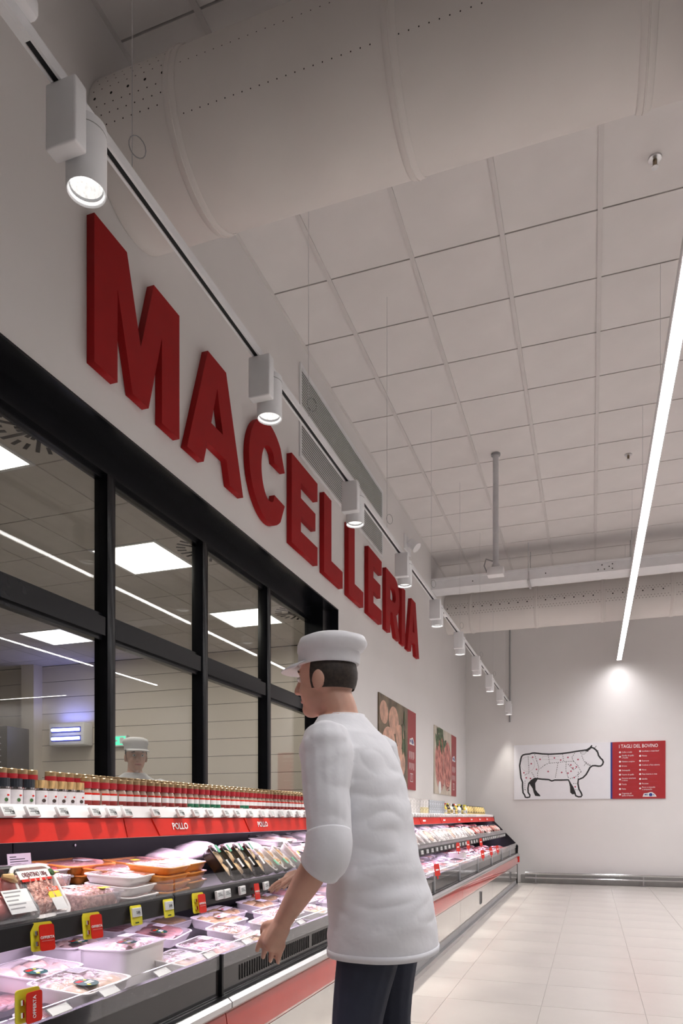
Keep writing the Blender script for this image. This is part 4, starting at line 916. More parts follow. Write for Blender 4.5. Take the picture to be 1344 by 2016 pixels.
# soft bags
def bag(label, x, y, z, r, seed, m=BAGM, group=None, rz=0.0):
    t = thing('meat_bag', label, 'bag', (x, y, z), rz, group=group)
    put('bag_body', blob_me('bag_body', seed, m, r, 0.22, 3), t, (0, 0, r[2]*.8))
    f = MB(); k = 9
    f.rings([[(r[0]*(-.9+1.8*i/(k-1)), r[1]*.9, r[2]*.8+.006*math.sin(i*2.2)) for i in range(k)], [(r[0]*(-1+2*i/(k-1)), r[1]*1.25, r[2]*.8+.014*math.sin(i*1.7+1)) for i in range(k)]], False, False, False)
    f.build('sealed_edge', FILM, t, True)
    return t
bag('wrinkled pale bag lying at the back above the orange trays', .38, 2.80, shelf_z(.38)+.04, (.10, .12, .045), 1, rz=.3)
bag('large crumpled pinkish bag at the back of the middle shelf', .40, 3.02, shelf_z(.40)+.05, (.11, .15, .055), 2, rz=.1)
bag('rounded bag of pink meat at the back above the dark packs', .46, 3.25, shelf_z(.46)+.05, (.09, .12, .05), 3, rz=-.2)
bag('clear bag of pale meat behind the brown rolls', .45, 3.46, shelf_z(.45)+.05, (.09, .11, .05), 4)
t = thing('price_notice', 'printed notice sheet standing at the back of the case', 'notice', (.30, 2.02, shelf_z(.30)+.004), rot=(0, -.12, 0))
MB().box(-.001, .001, -.055, .055, 0, .125).build('sheet', PAPER, t)
nm = MB()
for q in range(12): nm.box(.001, .0015, -.045, -.045+[.03, .07, .085, .05][q % 4], .112-q*.0085, .115-q*.0085)
nm.build('printed_lines', INK, t)

# ---- far half of the case: packs in rows
lowm = tray_me(.18, .21, .04, FOAM)
rnd = random.Random(5)
def far_pack(x, y, z, tm, m, rz, tilt, label, group, sub, r):
    t = thing('meat_pack', label, 'meat pack', (x, y, z), group=group, rot=(0, tilt, rz))
    put('tray', tray_me(.17, .21, .035, tm), t)
    put('wrapped_meat', blob_me('wrapped_meat', rnd.randint(0, 4), m, r, .2, sub), t, (0, 0, .032))
    sticker(t, 'price', .02, rnd.uniform(-.03, .03), .032+r[2]*1.02)
y = 4.10
k = 0
while y < 12.45:
    frac = (y-4.1)/8.4
    dark = y > 9.6
    for x in (.30, .52, .68):
        m = rnd.choice([REDMEAT, HAM, MINCE]) if dark else rnd.choice([PKT, PKT, BAGM, CHICK])
        tm = BLACKT if dark and rnd.random() < .7 else FOAM
        lift = {.30: .05, .52: .02, .68: 0}[x]
        if x == .68:
            far_pack(x, y, shelf_z(x)+.08, tm, m, rnd.uniform(-.1, .2), .75, ('dark red meat pack leaning at the front of the far middle shelf' if dark else 'white wrapped pack leaning at the front of the middle shelf beyond the clerk'), 'far dark packs leaning on the middle shelf' if dark else 'far white packs leaning on the middle shelf', 2, (.07, .09, .022))
        else:
            far_pack(x, y+rnd.uniform(-.02, .02), shelf_z(x)+.015+lift+rnd.uniform(0, .035), tm, m, rnd.uniform(-.15, .15), .2, ('dark red meat pack lying behind the front row of the far middle shelf' if dark else 'white wrapped pack lying behind the front row of the middle shelf'), 'far dark packs lying on the middle shelf' if dark else 'far white packs lying on the middle shelf', 2, (.07, .09, .025))
    for x in (.26, .49, .72, .87):
        if x == .87 and k % 2: continue
        pur = x < .5
        m = rnd.choice([REDMEAT, HAM]) if y > 10.3 else rnd.choice([PKT, HAM, CHICK, BAGM])
        far_pack(x, y+rnd.uniform(-.02, .02), DK+.008+rnd.uniform(0, .03), FOAM if y < 10.3 or rnd.random() < .4 else BLACKT, m, rnd.uniform(-.2, .2), .1, ('dark red meat pack on the lower deck near the end wall' if y > 10.3 else 'pale meat tray on the lower deck beyond the clerk'), 'far dark packs on the lower deck' if y > 10.3 else 'far pale trays on the lower deck', 2, (.075, .09, .024))
    y += .232; k += 1
pack('round white lidded bowl of sauce among the far lower trays', .74, 8.25, DK+.09, .2, .2, .06, FOAM, 'pieces', CP, 0, 0, [], seed=130)

# ================================================================== TAGS
esl_body = box_mesh('tag_body', .012, .062, .036, WHITEP, .003, -.018)
scr_me = MB().box(.0062, .0066, -.025, .025, -.0135, .0125).mesh('tag_screen', LCD)
ln_me = (lambda m: [m.box(.0066, .0069, -.022+.004*(q % 2), .004+.01*(q % 3), .006-q*.005, .0078-q*.005) for q in range(3)] and m.mesh('print', INK))(MB())
esl_far = (lambda m: m.box(-.006, .006, -.028, .028, -.017, .017) and (setattr(m, 'mi', 1) or m.box(.006, .0064, -.023, .023, -.012, .012)) and m.mesh('price_tag', [WHITEP, LCD]))(MB())
ys = [1.65, 1.75, 1.88, 2.04, 2.13, 2.22, 2.40, 2.58, 2.70, 2.82, 2.97, 3.08, 3.22]
PT = ['at the picture edge, below the charcoal grinders', 'below the charcoal-capped pepper grinders', 'below the wood-capped grinders', 'at the first white jar carton', 'first of the pair before the fascia joint', 'second of the pair by the fascia joint', 'above the left end of the POLLO plate', 'above the right part of the POLLO plate', 'first past the POLLO plate', 'second past the POLLO plate', 'third past the POLLO plate', 'fourth past the POLLO plate', 'fifth past the POLLO plate']
for k, y in enumerate(ys):
    t = thing('price_tag', 'white price tag on the jar rail, '+PT[k], 'price tag', (.592, y, 1.200), group='electronic tags on the jar rail', rot=(0, R(-24), .18))
    put('tag_body', esl_body, t); put('tag_screen', scr_me, t); put('print', ln_me, t)
    if k < 8: text(['1.20', '1.20', '1.65', '1.65', '1.55', '1.15', '1.35', '1.35'][k], .016, INK, t, (.0072, .012, -.006), (0, 1, 0), (0, 0, 1), xs=.8)
y = 3.36
while y < 12.6:
    o = put('price_tag', esl_far, None, (.592, y, 1.200), (0, R(-24), .15)); tag(o, 'tiny white price tag among many on the jar rail beyond the clerk', 'price tag', 'far electronic tags on the jar rail'); y += .122
for k, (y, z) in enumerate([(2.525, .874), (2.588, .874), (2.722, .874), (2.957, .872), (3.131, .872)]):
    t = thing('price_tag', 'white tag on the black shelf rail, '+['first of the pair past the third card', 'second of the pair past the third card', 'beside the fourth offer card', 'under the brown rolls', 'under the white boxed pack'][k], 'price tag', (.803, y, z), group='electronic tags on the middle shelf rail', rot=(0, R(-6), .1))
    put('tag_body', esl_body, t); put('tag_screen', scr_me, t); put('print', ln_me, t)
y = 5.3
while y < 12.5:
    if min(abs(y-a) for a in (7.89, 8.58, 9.62)) > .12:
        o = put('price_tag', esl_far, None, (.803, y, .873), (0, R(-6), 0)); tag(o, 'small white price tag on the dark middle rail beyond the clerk', 'price tag', 'far electronic tags on the middle rail')
    y += .21
for k, y in enumerate([1.409, 1.599, 1.847, 2.131, 2.409, 2.656, 2.93]):
    t = thing('price_tag', 'white tag lying on the clear front lip, '+['nearest the bottom corner', 'under the frontmost chicken tray', 'under the deep white tub', 'beside the fillets tray', 'under the ham slices', 'first under the yellow chicken', 'second under the yellow chicken'][k], 'price tag', (.985, y, .720), group='tags on the front lip', rot=(0, R(-55), .05))
    put('tag_body', box_mesh('tag_body', .010, .085, .034, CLEAR, .003, -.017), t); MB().box(-.002, .002, -.036, .036, -.012, .012).build('tag_screen', PAPER, t)
# red OFFERTA cards
RC_ = rrect(.070, .045, .007, 3)
def card(poly, m, nm, th): return MB().rings([[(0, p[1], p[0]) for p in poly], [(th, p[1], p[0]) for p in poly]]).mesh(nm, m)
yel2_me = card(rrect(.064, .049, .006, 3), YELLOW, 'yellow_frame', .003); yel_me = card(rrect(.076, .062, .007, 3), YELLOW, 'yellow_holder', .003); red_me = card(RC_, REDP, 'red_card', .002)
clip_me = MB().box(-.004, .004, -.004, .004, -.006, .006).mesh('clip', CHROME)
def offer(label, x, y, z, rz, rotated=False, holder=True, txt=True):
    t = thing('offer_card', label, 'offer card', (x, y, z), group='red offer cards', rot=(R(90) if rotated else 0, R(-8), rz) if not rotated else (0, 0, rz))
    if holder: put('yellow_holder', yel_me, t, (0, -.003, .004))
    c = put('red_card', red_me, t, (.012, .006, 0), (0, 0, .12))
    for z_ in (.014, -.014): put('clip', clip_me, t, (.006, -.021, z_))
    if txt:
        if rotated: text('OFFERTA', .0125, PAPER, c, (.0026, 0, 0), (0, 0, 1), (0, -1, 0), bold=.012)
        else:
            text('OFFERTA', .0102, PAPER, c, (.0026, .0, 0), (0, 1, 0), (0, 0, 1), bold=.014)
            MB().box(.0022, .0027, -.017, .019, -.009, -.0085).build('underline', PAPER, c)
OL = ['first red OFFERTA card on the shelf rail below the burger tray', 'second red OFFERTA card below the mince tubs', 'third red OFFERTA card below the right orange stack', 'fourth red OFFERTA card below the brown rolls', 'fifth red OFFERTA card beside the clerk\'s sleeve', 'sixth red OFFERTA card half behind the clerk']
for k, (y, z) in enumerate([(1.553, .860), (1.755, .860), (2.362, .858), (2.828, .857), (3.331, .856), (3.504, .862)]): offer(OL[k], .806, y, z, [-.35, -.25, -.2, -.15, -.1, -.1][k], holder=k != 3)
offer('red OFFERTA card turned on its side at the front lip, bottom corner', .992, 1.30, .755, -.2, rotated=True)
for k, y in enumerate((1.97, 2.158)):
    t = thing('yellow_price_tag', ['yellow framed price tag below the white tray stack', 'yellow framed price tag below the front orange stack'][k], 'price tag', (.806, y, .866), group='yellow framed tags', rot=(0, R(-8), -.15))
    put('yellow_frame', yel2_me, t); MB().box(.003, .008, -.020, .020, -.005, .024).build('tag_body', WHITEP, t); MB().box(.008, .0085, -.018, .018, -.002, .021).build('tag_screen', LCD, t)
    text('2.85', .012, INK, t, (.009, .004, .008), (0, 1, 0), (0, 0, 1), xs=.8)
    MB().box(.0032, .0036, -.008, .008, -.026, -.022).build('print', GREENH, t)
for k, (x, y, z) in enumerate([(.806, 7.89, .85), (.806, 8.58, .85), (.806, 9.62, .85), (.99, 5.86, .745), (.99, 8.49, .745), (.99, 9.24, .745), (.99, 9.91, .745)]):
    t = thing('offer_card', 'small far red card, '+['first of three on the middle rail beyond the clerk', 'second of three on the middle rail', 'third of three on the middle rail', 'alone on the front lip next to the clerk', 'first of three on the far front lip', 'second of three on the far front lip', 'third of three on the far front lip'][k], 'offer card', (x, y, z), group='far red offer cards', rot=(0, R(-8), -.2))
    c = put('red_card', red_me, t); c.scale = (1, 2.4, 1.4)
    MB().box(.0022, .003, -.03, .03, -.006, .006).build('white_print', PAPER, t); MB().box(-.003, .0, -.01, .01, -.075, -.04).build('stem', REDP, t)

# ================================================================== JARS ON THE TOP SHELF
TOPZ = 1.202
jar_body = MB().lathe([(.0195, 0), (.0205, .004), (.0205, .066), (.017, .077), (.016, .083)], 14).mesh('jar_glass', mat('jar_glass_filled', (.42, .30, .24), .08, var=.15, scale=40, coat=.8), True)
jar_cap = MB().lathe([(.0195, .103), (.0195, .117), (.018, .119)], 14).mesh('cap', GOLD, True)
jar_band = MB().lathe([(.0198, .080), (.0198, .103)], 14).mesh('red_band', mat('jar_red_band', (.40, .02, .03), .35), True)
def wraplab(z0, z1, r, m, nm, a0=-75, a1=75):
    b = MB(); n = 8
    b.rings([[(r*math.cos(R(a0+(a1-a0)*j/n)), r*math.sin(R(a0+(a1-a0)*j/n)), z) for j in range(n+1)] for z in (z0, z1)], False, False, False); return b.mesh(nm, m, True, 180)
lw_ = wraplab(.037, .057, .0209, PAPER, 'paper_label'); lred = wraplab(.057, .064, .0210, REDP, 'label_top'); lbr = wraplab(.006, .037, .0208, mat('spice_red_band', (.30, .035, .03), .4, var=.2, scale=60), 'spice_band'); lgr = wraplab(.006, .037, .0208, mat('green_band', (.02, .16, .08), .4), 'herb_band')
carton_me = {}
def carton(n):
    if n not in carton_me:
        W = n*.044+.004; b = MB()
        b.box(-.003, 0, 0, W, 0, .023); b.box(-.05, -.003, 0, .003, 0, .026); b.box(-.05, -.003, W-.003, W, 0, .026); b.box(-.05, -.003, .003, W-.003, 0, .002); b.box(-.053, -.05, 0, W, 0, .05)
        carton_me[n] = b.mesh('carton_wall', PAPER)
    return carton_me[n]
logo_me = MB().rings([[(x, p[0], p[1]) for p in [(q[0], q[1]) for q in rrect(.030, .011, .005, 2)]] for x in (.0003, .0009)]).mesh('logo', mat('jar_logo_red', (.5, .05, .06), .4))
def jar(y, x, z, green, label, group):
    t = thing('spice_jar', label, 'jar', (x, y, z), group=group)
    put('jar_glass', jar_body, t); put('cap', jar_cap, t); put('red_band', jar_band, t)
    put('paper_label', lw_, t); put('label_top', lred, t); put('content_band', lgr if green else lbr, t)
y = 2.075; ci = 0
sizes = [2, 2, 4, 2, 2, 2, 2, 2, 2, 2, 2, 2, 2, 2, 2, 2, 2, 2, 2, 2, 2]
CN = ['first', 'second', 'third, double width', 'fourth', 'fifth', 'sixth', 'seventh', 'eighth', 'ninth', 'tenth']
for ci, n in enumerate(sizes):
    W = n*.044+.004
    t = thing('jar_carton', ('low white open carton holding spice jars, %s along the shelf' % CN[ci]) if ci < 10 else 'low white open carton of spice jars beside the clerk', 'carton', (.535, y, TOPZ), group='spice jar cartons')
    put('carton', carton(n), t)
    for q in range(n//2): put('logo', logo_me, t, (0, W*(q+.5)/(n//2), .013))
    grn = ci in (6, 7, 8, 11)
    for q in range(n): jar(y+.024+q*.044, .508, TOPZ+.003, grn, ('%s banded jar with gold cap, %s jar in the %s white carton' % ('green herb' if grn else 'red spice', ('first', 'second', 'third', 'fourth')[q] if n > 2 else ('nearer', 'farther')[q], CN[ci].split(',')[0])) if ci < 10 else 'red banded spice jar with gold cap, front row in a white carton' if not ci in (6, 7, 8, 11) else 'red banded jar with green herb band and gold cap, front row', 'front row spice jars' if not ci in (6, 7, 8, 11) else 'front row herb jars')
    y += W+.008
YJ = y
# raised back row
riser = MB().box(.405, .465, 1.70, YJ, TOPZ, TOPZ+.018).build('shelf_riser', WHITEP); tag(riser, 'narrow white riser step under the back row of jars', 'riser')
yy = 1.74
while yy < YJ-.03:
    if not 1.93 < yy < 1.99: jar(yy, .435, TOPZ+.018, False, 'gold capped spice jar standing in the back row', 'back row spice jars')
    yy += .0445
# grinders
g_body = MB().lathe([(.020, 0), (.0215, .004), (.0215, .066), (.019, .072)], 16).mesh('grinder_glass', PEPPER, True)
g_lab = wraplab(.012, .066, .0219, mat('grinder_label', (.80, .76, .79), .5, var=.05, scale=60), 'paper_label', -85, 85)
g_clear = MB().lathe([(.0205, .066), (.0205, .074)], 16).mesh('clear_collar', CHROME, True)
def cap_me(m, nm):
    b = MB(); n = 32
    b.rings([[((.0205+(.0006 if j % 2 else 0))*math.cos(2*PI*j/n), (.0205+(.0006 if j % 2 else 0))*math.sin(2*PI*j/n), z) for j in range(n)] for z in (.074, .100)]); return b.mesh(nm, m, False)
cw, cd = cap_me(WOODC, 'grinder_cap'), cap_me(DARKC, 'grinder_cap')
g_mark = MB().ell((0, 0, 0), (.0006, .007, .006), 8, 5).mesh('seed_picture', PEPPER); g_mark2 = MB().ell((0, 0, 0), (.0006, .006, .006), 8, 5).mesh('seed_picture', GREENH); g_logo = MB().ell((0, 0, 0), (.0006, .005, .003), 8, 5).mesh('logo', REDP)
GL = [('charcoal', 1.655, 'charcoal capped pepper grinder at the picture edge'), ('charcoal', 1.715, 'second charcoal capped pepper grinder from the picture edge'), ('charcoal', 1.765, 'third charcoal capped pepper grinder from the picture edge'), ('charcoal', 1.818, 'charcoal capped grinder touching the wood capped ones'),
      ('wood', 1.872, 'wood capped pepper grinder next to the charcoal caps'), ('wood', 1.919, 'second wood capped pepper grinder'), ('wood', 1.964, 'third wood capped pepper grinder'), ('wood', 2.008, 'fourth wood capped pepper grinder'), ('wood', 2.052, 'last wood capped grinder touching the first white carton')]
for kind, y, lab in GL:
    t = thing('pepper_grinder', lab, 'grinder', (.512, y, TOPZ), group='pepper grinders')
    put('grinder_glass', g_body, t); put('paper_label', g_lab, t); put('clear_collar', g_clear, t); put('grinder_cap', cw if kind == 'wood' else cd, t)
    for q, (me, a, z) in enumerate(((g_mark if kind == 'wood' else g_mark2, -18, .034), (g_logo, -2, .048))):
        put('seed_picture' if q == 0 else 'logo', me, t, (.0222*math.cos(R(a)), .0222*math.sin(R(a)), z), (0, 0, R(a)))

# far end goods on the top shelf
PR = [mat('carton_white_print', (.70, .67, .66), .5, var=.25, scale=60), mat('carton_blue_print', (.42, .44, .48), .5, var=.6, scale=70), mat('carton_yellow_print', (.70, .60, .35), .5, var=.4, scale=60), mat('bag_orange_print', (.62, .32, .08), .4, var=.6, scale=35, col2=(.75, .55, .25)), mat('bag_dark_print', (.10, .08, .05), .4, var=.9, scale=30, col2=(.5, .35, .12))]
rnd = random.Random(3)
FG = []
y = 6.6
while y < 7.75:
    for lv in range(2): FG.append(('box', y, lv, PR[0] if y < 7.3 or lv else PR[2], .13, .095, .085))
    y += .14
while y < 8.65:
    for lv in range(2): FG.append(('box', y, lv, PR[1], .12, .11, .085))
    y += .125
for kind, y, lv, m, l, w, h in FG:
    t = thing('food_carton', ('pale printed carton on the far top shelf' if m is PR[0] else 'grey blue printed carton on the far top shelf' if m is PR[1] else 'yellowish printed carton in the lower layer of the far top shelf')+(', upper layer' if lv else ', lower layer' if m is not PR[2] else ''), 'carton', (.44, y+l/2, TOPZ+lv*(h+.0005)), group='food cartons on the far top shelf')
    MB().box(-w/2, w/2, -l/2+.002, l/2-.002, 0, h).build('box', m, t); MB().box(-w/2, w/2, -l/2+.002, l/2-.002, h-.0005, h).build('lid', PR[0] if not lv else REDP if m is PR[0] else m, t)
bot_me = MB().lathe([(.028, 0), (.03, .005), (.03, .085), (.022, .105), (.011, .115), (.011, .135), (.013, .136), (.013, .15)], 14)
y = 8.72
BC = [(mat('oil_yellow', (.75, .42, .05), .15, coat=.8), 'orange'), (PAPER, 'white'), (mat('sauce_dark', (.06, .035, .02), .2, coat=.6), 'dark brown'), (mat('mustard', (.75, .60, .08), .3), 'yellow'), (mat('green_bottle', (.03, .12, .06), .2, coat=.6), 'green')]
k = 0
while y < 10.35:
    m, nm = BC[[0, 1, 3, 2, 4, 2, 3, 1, 2, 4, 3, 0][k % 12]]
    t = thing('sauce_bottle', nm+' sauce bottle among bottles on the far top shelf', 'bottle', (.46+rnd.uniform(-.03, .03), y, TOPZ), group=nm+' bottles on the far top shelf')
    put('bottle_body', bot_me.mesh('bottle_body', m, True), t); MB().lathe([(.0305, .03), (.0305, .075)], 14, cap0=False, cap1=False).build('label', rnd.choice(PR), t, True); MB().lathe([(.014, .136), (.014, .152)], 10).build('cap', rnd.choice([REDP, INK, YELLOW, PAPER]), t, True)
    y += .082; k += 1
y = 10.42
k = 0
while y < 12.35:
    t = thing('snack_bag', ('orange printed' if k % 2 else 'dark printed')+' food bag standing on the far top shelf', 'bag', (.45, y, TOPZ), group=('orange' if k % 2 else 'dark')+' food bags on the far shelf')
    b = MB(); hh = .14
    b.rings([[(dx*s, dy, z) for dx, dy in ((.5, -.055), (1, -.02), (1, .02), (.5, .055), (-.5, .055), (-1, .02), (-1, -.02), (-.5, -.055))] for s, z in ((.03, 0), (.036, .03), (.032, .09), (.012, .128), (.003, hh))])
    b.build('bag_body', PR[3] if k % 2 else PR[4], t, True); MB().box(-.003, .003, -.055, .055, hh, hh+.008).build('seal', INK, t)
    y += .128; k += 1

# ================================================================== PEOPLE
def catmull(pts, n=6):
    P = [Vector(p) for p in pts]; out = []
    for i in range(len(P)-1):
        p0, p1, p2, p3 = P[max(i-1, 0)], P[i], P[i+1], P[min(i+2, len(P)-1)]
        for k in range(n):
            t = k/n; out.append(0.5*((2*p1)+(p2-p0)*t+(2*p0-5*p1+4*p2-p3)*t*t+(3*p1-p0-3*p2+p3)*t**3))
    out.append(P[-1]); return out
def limb(mb, pts, rad, n=14, sm=6):
    """tapered limb: joints pts with a radius at each, rounded ends"""
    q = catmull([(*p, r) if False else p for p in pts], sm); rr = []
    for i in range(len(pts)-1):
        for k in range(sm):
            t = k/sm; rr.append(rad[i]+(rad[i+1]-rad[i])*(3*t*t-2*t**3))
    rr.append(rad[-1])
    d0 = (q[0]-q[1]).normalized(); d1 = (q[-1]-q[-2]).normalized()
    pre = [q[0]+d0*rr[0]*s for s in (.95, .6)]; post = [q[-1]+d1*rr[-1]*s for s in (.6, .95)]
    mb.tube(pre+q+post, [rr[0]*.3, rr[0]*.8]+rr+[rr[-1]*.8, rr[-1]*.3], n)
def seg_dist(p, a, b):
    ab = b-a; t = max(0, min(1, (p-a).dot(ab)/ab.length_squared)); return (p-(a+ab*t)).length
def hand(mb, wrist, fwd, palm_n, side, curl=0.5):
    """palm and five separate bent fingers; fwd: finger direction, palm_n: palm-facing direction, side: thumb direction"""
    w = Vector(wrist); f = Vector(fwd).normalized(); pn = Vector(palm_n).normalized(); sd = Vector(side).normalized(); segs = []
    limb(mb, [w, w+f*.045, w+f*.075], [.026, .030, .030], 10, 3)
    for o in (-.024, .024): limb(mb, [w+f*.02+sd*o*.7, w+f*.085+sd*o], [.016, .013], 8, 2)
    for k, (o, L) in enumerate(((.034, .066), (.0115, .076), (-.0115, .070), (-.034, .054))):
        b0 = w+f*.082+sd*o; d = (f+sd*o*2.0).normalized(); pts = [b0-d*.015, b0]
        for q in range(3):
            a = curl*(.5+.55*q); dd = (d*math.cos(a)+pn*math.sin(a)).normalized(); pts.append(pts[-1]+dd*L*(.45, .32, .23)[q])
        limb(mb, pts, [.0095, .0092, .0088, .0082, .007], 8, 3)
    tb = w+f*.028+sd*.026; td = (f*.62+sd*.7+pn*.35).normalized()
    limb(mb, [tb-td*.01, tb+td*.025, tb+td*.025+(f*.85+sd*.3+pn*.45).normalized()*.028, tb+td*.025+(f*.95+sd*.1+pn*.5).normalized()*.052], [.013, .0115, .010, .008], 8, 3)
def person(label, loc, rz, lean, arms, legs, apron=None, vox=0.0055, head_yaw=0.0):
    root = thing('person', label, 'person', loc, rz)
    mb = MB(); n = 72
    def ring(cx, z, hw, hd, sq=2.4):
        out = []
        for j in range(n):
            a = 2*PI*j/n; c, s = math.cos(a), math.sin(a); k = (abs(c)**sq+abs(s)**sq)**(-1/sq); out.append((cx+hd*c*k, hw*s*k, z))
        return out
    L = lambda z: lean*max(0, (z-.92)/.55)
    tor = [(.79, .188, .150), (.80, .196, .158), (.88, .190, .155), (.97, .182, .148), (1.08, .172, .138), (1.20, .180, .142), (1.31, .198, .144), (1.40, .206, .132), (1.455, .180, .108), (1.49, .115, .085), (1.52, .075, .070)]
    mb.rings([ring(L(z), z, hw, hd) for z, hw, hd in tor])
    hx = L(1.60)+.02
    nk = Vector((L(1.50), 0, 1.50)); hc = Vector((hx+.012, 0, 1.635))
    limb(mb, [nk-Vector((0, 0, .04)), nk+Vector((.01, 0, .03)), Vector((hx-.012, 0, 1.585))], [.062, .055, .055])
    Rh = Matrix.Rotation(head_yaw, 3, 'Z')
    def H(x, y, z): return hc+Rh @ Vector((x, y, z))
    hm = MB()
    hm.ell((0, 0, .02), (.094, .075, .098), 24, 16); hm.ell((.022, 0, -.035), (.070, .060, .078), 20, 12); hm.ell((.058, 0, -.088), (.030, .034, .026), 14, 8)
    hm.ell((.050, .028, -.030), (.036, .030, .034), 12, 8); hm.ell((.050, -.028, -.030), (.036, .030, .034), 12, 8)
    limb(hm, [(.086, 0, .018), (.100, 0, -.006), (.108, 0, -.026)], [.010, .012, .014], 10, 4); hm.ell((.098, .012, -.030), (.010, .008, .007), 8, 6); hm.ell((.098, -.012, -.030), (.010, .008, .007), 8, 6)
    hm.ell((.082, 0, .030), (.014, .050, .010), 12, 6)
    for s in (-1, 1): hm.ell((-.004, s*.078, -.008), (.022, .009, .034), 12, 8)
    k0 = len(mb.v); mb.v += [tuple(H(*v)) for v in hm.v]; mb.f += [tuple(k0+i for i in f) for f in hm.f]; mb.m += hm.m
    bones = [(Vector((L(.8), 0, .84)), Vector((L(1.44), 0, 1.44)), 0, .16)]
    for (hip, knee, ank, toe) in legs:
        limb(mb, [hip, knee, ank], [.098, .072, .060]); limb(mb, [(ank[0]-.045, ank[1], .048), (ank[0]+.06, ank[1]+.004, .046), toe], [.044, .046, .036], 12)
        bones += [(Vector(hip), Vector(knee), 1, .09), (Vector(knee), Vector((ank[0], ank[1], .10)), 1, .06), (Vector((ank[0]-.05, ank[1], .04)), Vector(toe), 2, .045)]
    for (sh, el, wr, f, pn, sd, curl) in arms:
        up = Vector(sh)+(Vector(el)-Vector(sh))*.98
        limb(mb, [sh, (Vector(sh)+Vector(el))/2, up], [.078, .070, .060])
        limb(mb, [el, (Vector(el)*.6+Vector(wr)*.4), wr], [.044, .042, .028])
        hand(mb, wr, f, pn, sd, curl)
        bones += [(Vector(sh), up, 0, .05), (up, Vector(wr), 3, .040), (Vector(wr), Vector(wr)+Vector(f).normalized()*.15, 3, .03)]
    bones += [(Vector((L(1.50), 0, 1.53)), hc, 3, .055), (hc-Vector((0, 0, .03)), hc+Vector((.02, 0, .03)), 3, .08)]
    tmp = put('tmp', mb.mesh('tmp', SKIN))
    md = tmp.modifiers.new('r', 'REMESH'); md.mode = 'VOXEL'; md.voxel_size = vox
    sm = tmp.modifiers.new('s', 'SMOOTH'); sm.factor = .5; sm.iterations = 4
    dg = bpy.context.evaluated_depsgraph_get(); me = bpy.data.meshes.new_from_object(tmp.evaluated_get(dg))
    bpy.data.objects.remove(tmp); me.name = 'body'; me.materials.clear()
    for m in (SHIRT, NAVY, SHOE, SKIN): me.materials.append(m)
    cen = np.zeros(len(me.polygons)*3); me.polygons.foreach_get('center', cen); cen = cen.reshape(-1, 3)
    best = np.full(len(cen), 1e9); idx = np.zeros(len(cen), dtype=np.int32)
    for a, b_, tg, r in bones:
        a, b_ = np.array(a), np.array(b_); ab = b_-a; t = np.clip(((cen-a)@ab)/(ab@ab), 0, 1)
        d = np.linalg.norm(cen-(a+t[:, None]*ab), axis=1)-r; k = d < best; best[k] = d[k]; idx[k] = tg
    up_ = (cen[:, 2] > .792) & (idx == 1); idx[up_] = 0
    idx[(cen[:, 2] > 1.518) & (idx == 0)] = 3
    low = (cen[:, 2] < .792) & (idx == 0) & (np.abs(cen[:, 1]) < .185) ; idx[low] = 1
    me.polygons.foreach_set('material_index', idx.tolist()); me.polygons.foreach_set('use_smooth', [True]*len(me.polygons)); me.update()
    vi = set(); nrm = [v.normal.copy() for v in me.vertices]
    for p in me.polygons:
        if p.material_index == 0: vi.update(p.vertices)
    for i in vi:                                            # cloth folds
        v = me.vertices[i]; c = v.co
        fade = min(1, max(0, (c.z-.80)/.08))*min(1, max(0, (1.50-c.z)/.10))
        k = noise.noise(Vector((c.x*5+c.z*3, c.y*5, c.z*13+c.x*6)))*.010+abs(noise.noise(Vector((c.x*9-c.z*5, c.y*8+c.z*4, c.z*16))))*.008-.003
        v.co = c+nrm[i]*k*fade
    put('body', me, root)
    # hair, cap, face details
    def shell(m_, fn, name, mt, smooth=True):
        m_.v = [tuple(H(*v)) for v in m_.v]; return m_.build(name, mt, root, smooth, ang=60)
    h = MB(); rs = []
    for i in range(10):
        ph = R(-28+i*11); rs.append([((.099)*math.cos(ph)*math.cos(R(75+210*j/18)), .0805*math.cos(ph)*math.sin(R(75+210*j/18)), .016+.1*math.sin(ph)) for j in range(19)])
    h.rings(rs, False, False, False); shell(h, None, 'hair', HAIR)
    c = MB()
    c.rings([[(r*1.2*math.cos(2*PI*j/24)-.004+dx, r*math.sin(2*PI*j/24), z) for j in range(24)] for r, z, dx in ((.083, .050, 0), (.0855, .058, 0), (.0855, .086, 0), (.091, .092, -.004), (.096, .112, -.012), (.088, .134, -.012), (.06, .146, -.008), (.02, .150, -.006))], True, True)
    cap = shell(c, None, 'cap', mat('cap_cloth', (.80, .80, .83), .8, bump=.2, bscale=30))
    v = MB(); vr = []
    for s_, dz in ((0, 0), (.5, -.006), (1, -.020)):
        vr.append([(.086*math.cos(R(a))*1.16+s_*.062*math.cos(R(a*.8)), (.086+s_*.008)*math.sin(R(a)), .056+dz-.00*s_) for a in range(-68, 69, 8)])
    v.rings(vr, False, False, False); vo = shell(v, None, 'cap_visor', MATS['cap_cloth'])
    so = vo.modifiers.new('t', 'SOLIDIFY'); so.thickness = .004
    for s_ in (-1, 1):
        e = MB().ell((.083, s_*.030, .006), (.010, .013, .009), 10, 8); shell(e, None, 'eye', EYE); e = MB().ell((.0915, s_*.030, .006), (.003, .005, .005), 8, 6); shell(e, None, 'iris', HAIR)
        bmb = MB(); bmb.tube([(.088, s_*.014, .028), (.088, s_*.032, .033), (.078, s_*.050, .026)], [.003, .0045, .002], 6); shell(bmb, None, 'eyebrow', HAIR)
    lp = MB(); lp.tube([(.080, -.024, -.062), (.091, 0, -.060), (.080, .024, -.062)], [.003, .0065, .003], 8); shell(lp, None, 'lips', LIP)
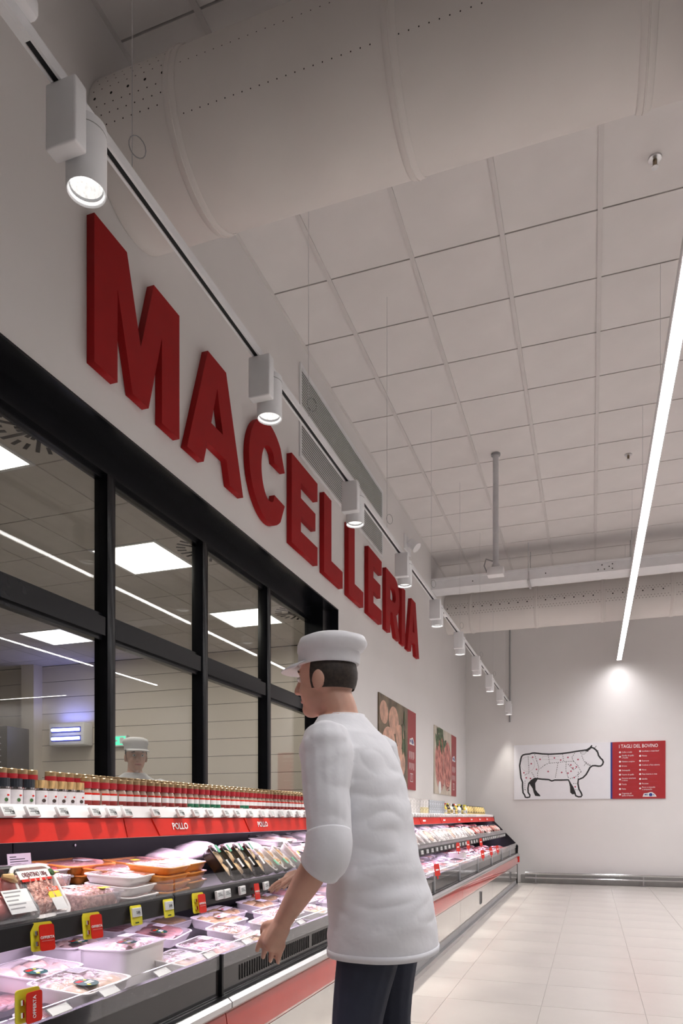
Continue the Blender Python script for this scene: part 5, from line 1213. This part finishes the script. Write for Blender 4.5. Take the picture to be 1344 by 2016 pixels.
    # hem and cuffs
    hb = MB(); hb.rings([ring(L(z), z, hw, hd) for z, hw, hd in ((.786, .1975, .1595), (.806, .1985, .1605))], False, False); so = hb.build('hem', SHIRT, root, True).modifiers.new('t', 'SOLIDIFY'); so.thickness = .005
    for (sh, el, wr, f, pn, sd, curl) in arms:
        e, s0 = Vector(el), Vector(sh); d_ = (e-s0).normalized(); cb = MB(); fd_ = (Vector(wr)-e).normalized(); cb.tube(catmull([e-d_*.035, e-d_*.005, e+d_*.022+fd_*.018, e+d_*.02+fd_*.058], 4), [.0635+.0022*math.sin(q*PI/12)-(.003 if q > 9 else 0) for q in range(13)], 32, False)
        so = cb.build('cuff', SHIRT, root, True).modifiers.new('t', 'SOLIDIFY'); so.thickness = .004
    # shirt collar
    col = MB(); cz = 1.505; cx = L(1.50)
    col.rings([[(cx+.004+(.070+k*.006)*1.02*math.cos(R(a)), (.068+k*.008)*math.sin(R(a)), cz+(.018 if k == 0 else -.02)-.03*max(0, math.cos(R(a)))) for a in range(20, 341, 10)] for k in (0, 1)], False, False, False)
    co = col.build('collar', SHIRT, root, True); so = co.modifiers.new('t', 'SOLIDIFY'); so.thickness = .004
    return root
DN_ = Vector((0.45, 0, -1)).normalized()
armsA = [((.10, .205, 1.405), (.05, .285, 1.125), (.205, .265, .905), (.50, -.05, -.86), (.1, -1, 0), (.85, .1, .5), .45),
         ((.10, -.205, 1.405), (.13, -.285, 1.13), (.36, -.20, 1.00), (.95, .12, -.28), (0, .35, -1), (.1, 1, .1), .5)]
legsA = [((0, .095, .86), (.055, .10, .48), (-.015, .105, .09), (.145, .115, .042)), ((.01, -.095, .86), (.02, -.10, .48), (-.10, -.105, .09), (.06, -.115, .042))]
person('shop clerk in white shirt, cap and dark trousers beside the meat case', (1.60, 2.10, 0), PI-.10, .13, armsA, legsA).scale = (.985, .985, .985)
armsB = [((.06, .205, 1.405), (.06, .27, 1.12), (.26, .16, 1.02), (.9, -.4, -.1), (0, -.3, -1), (0, -1, .2), .6), ((.06, -.205, 1.405), (.06, -.27, 1.12), (.26, -.16, 1.02), (.9, .4, -.1), (0, .3, -1), (0, 1, .2), .6)]
legsB = [((0, .095, .86), (.02, .10, .48), (-.02, .105, .09), (.13, .115, .042)), ((0, -.095, .86), (.02, -.10, .48), (-.02, -.105, .09), (.13, -.115, .042))]
person('worker in white cap behind the window glass in the preparation room', (-1.17, 4.72, 0), -.75, .10, armsB, legsB, vox=.008)
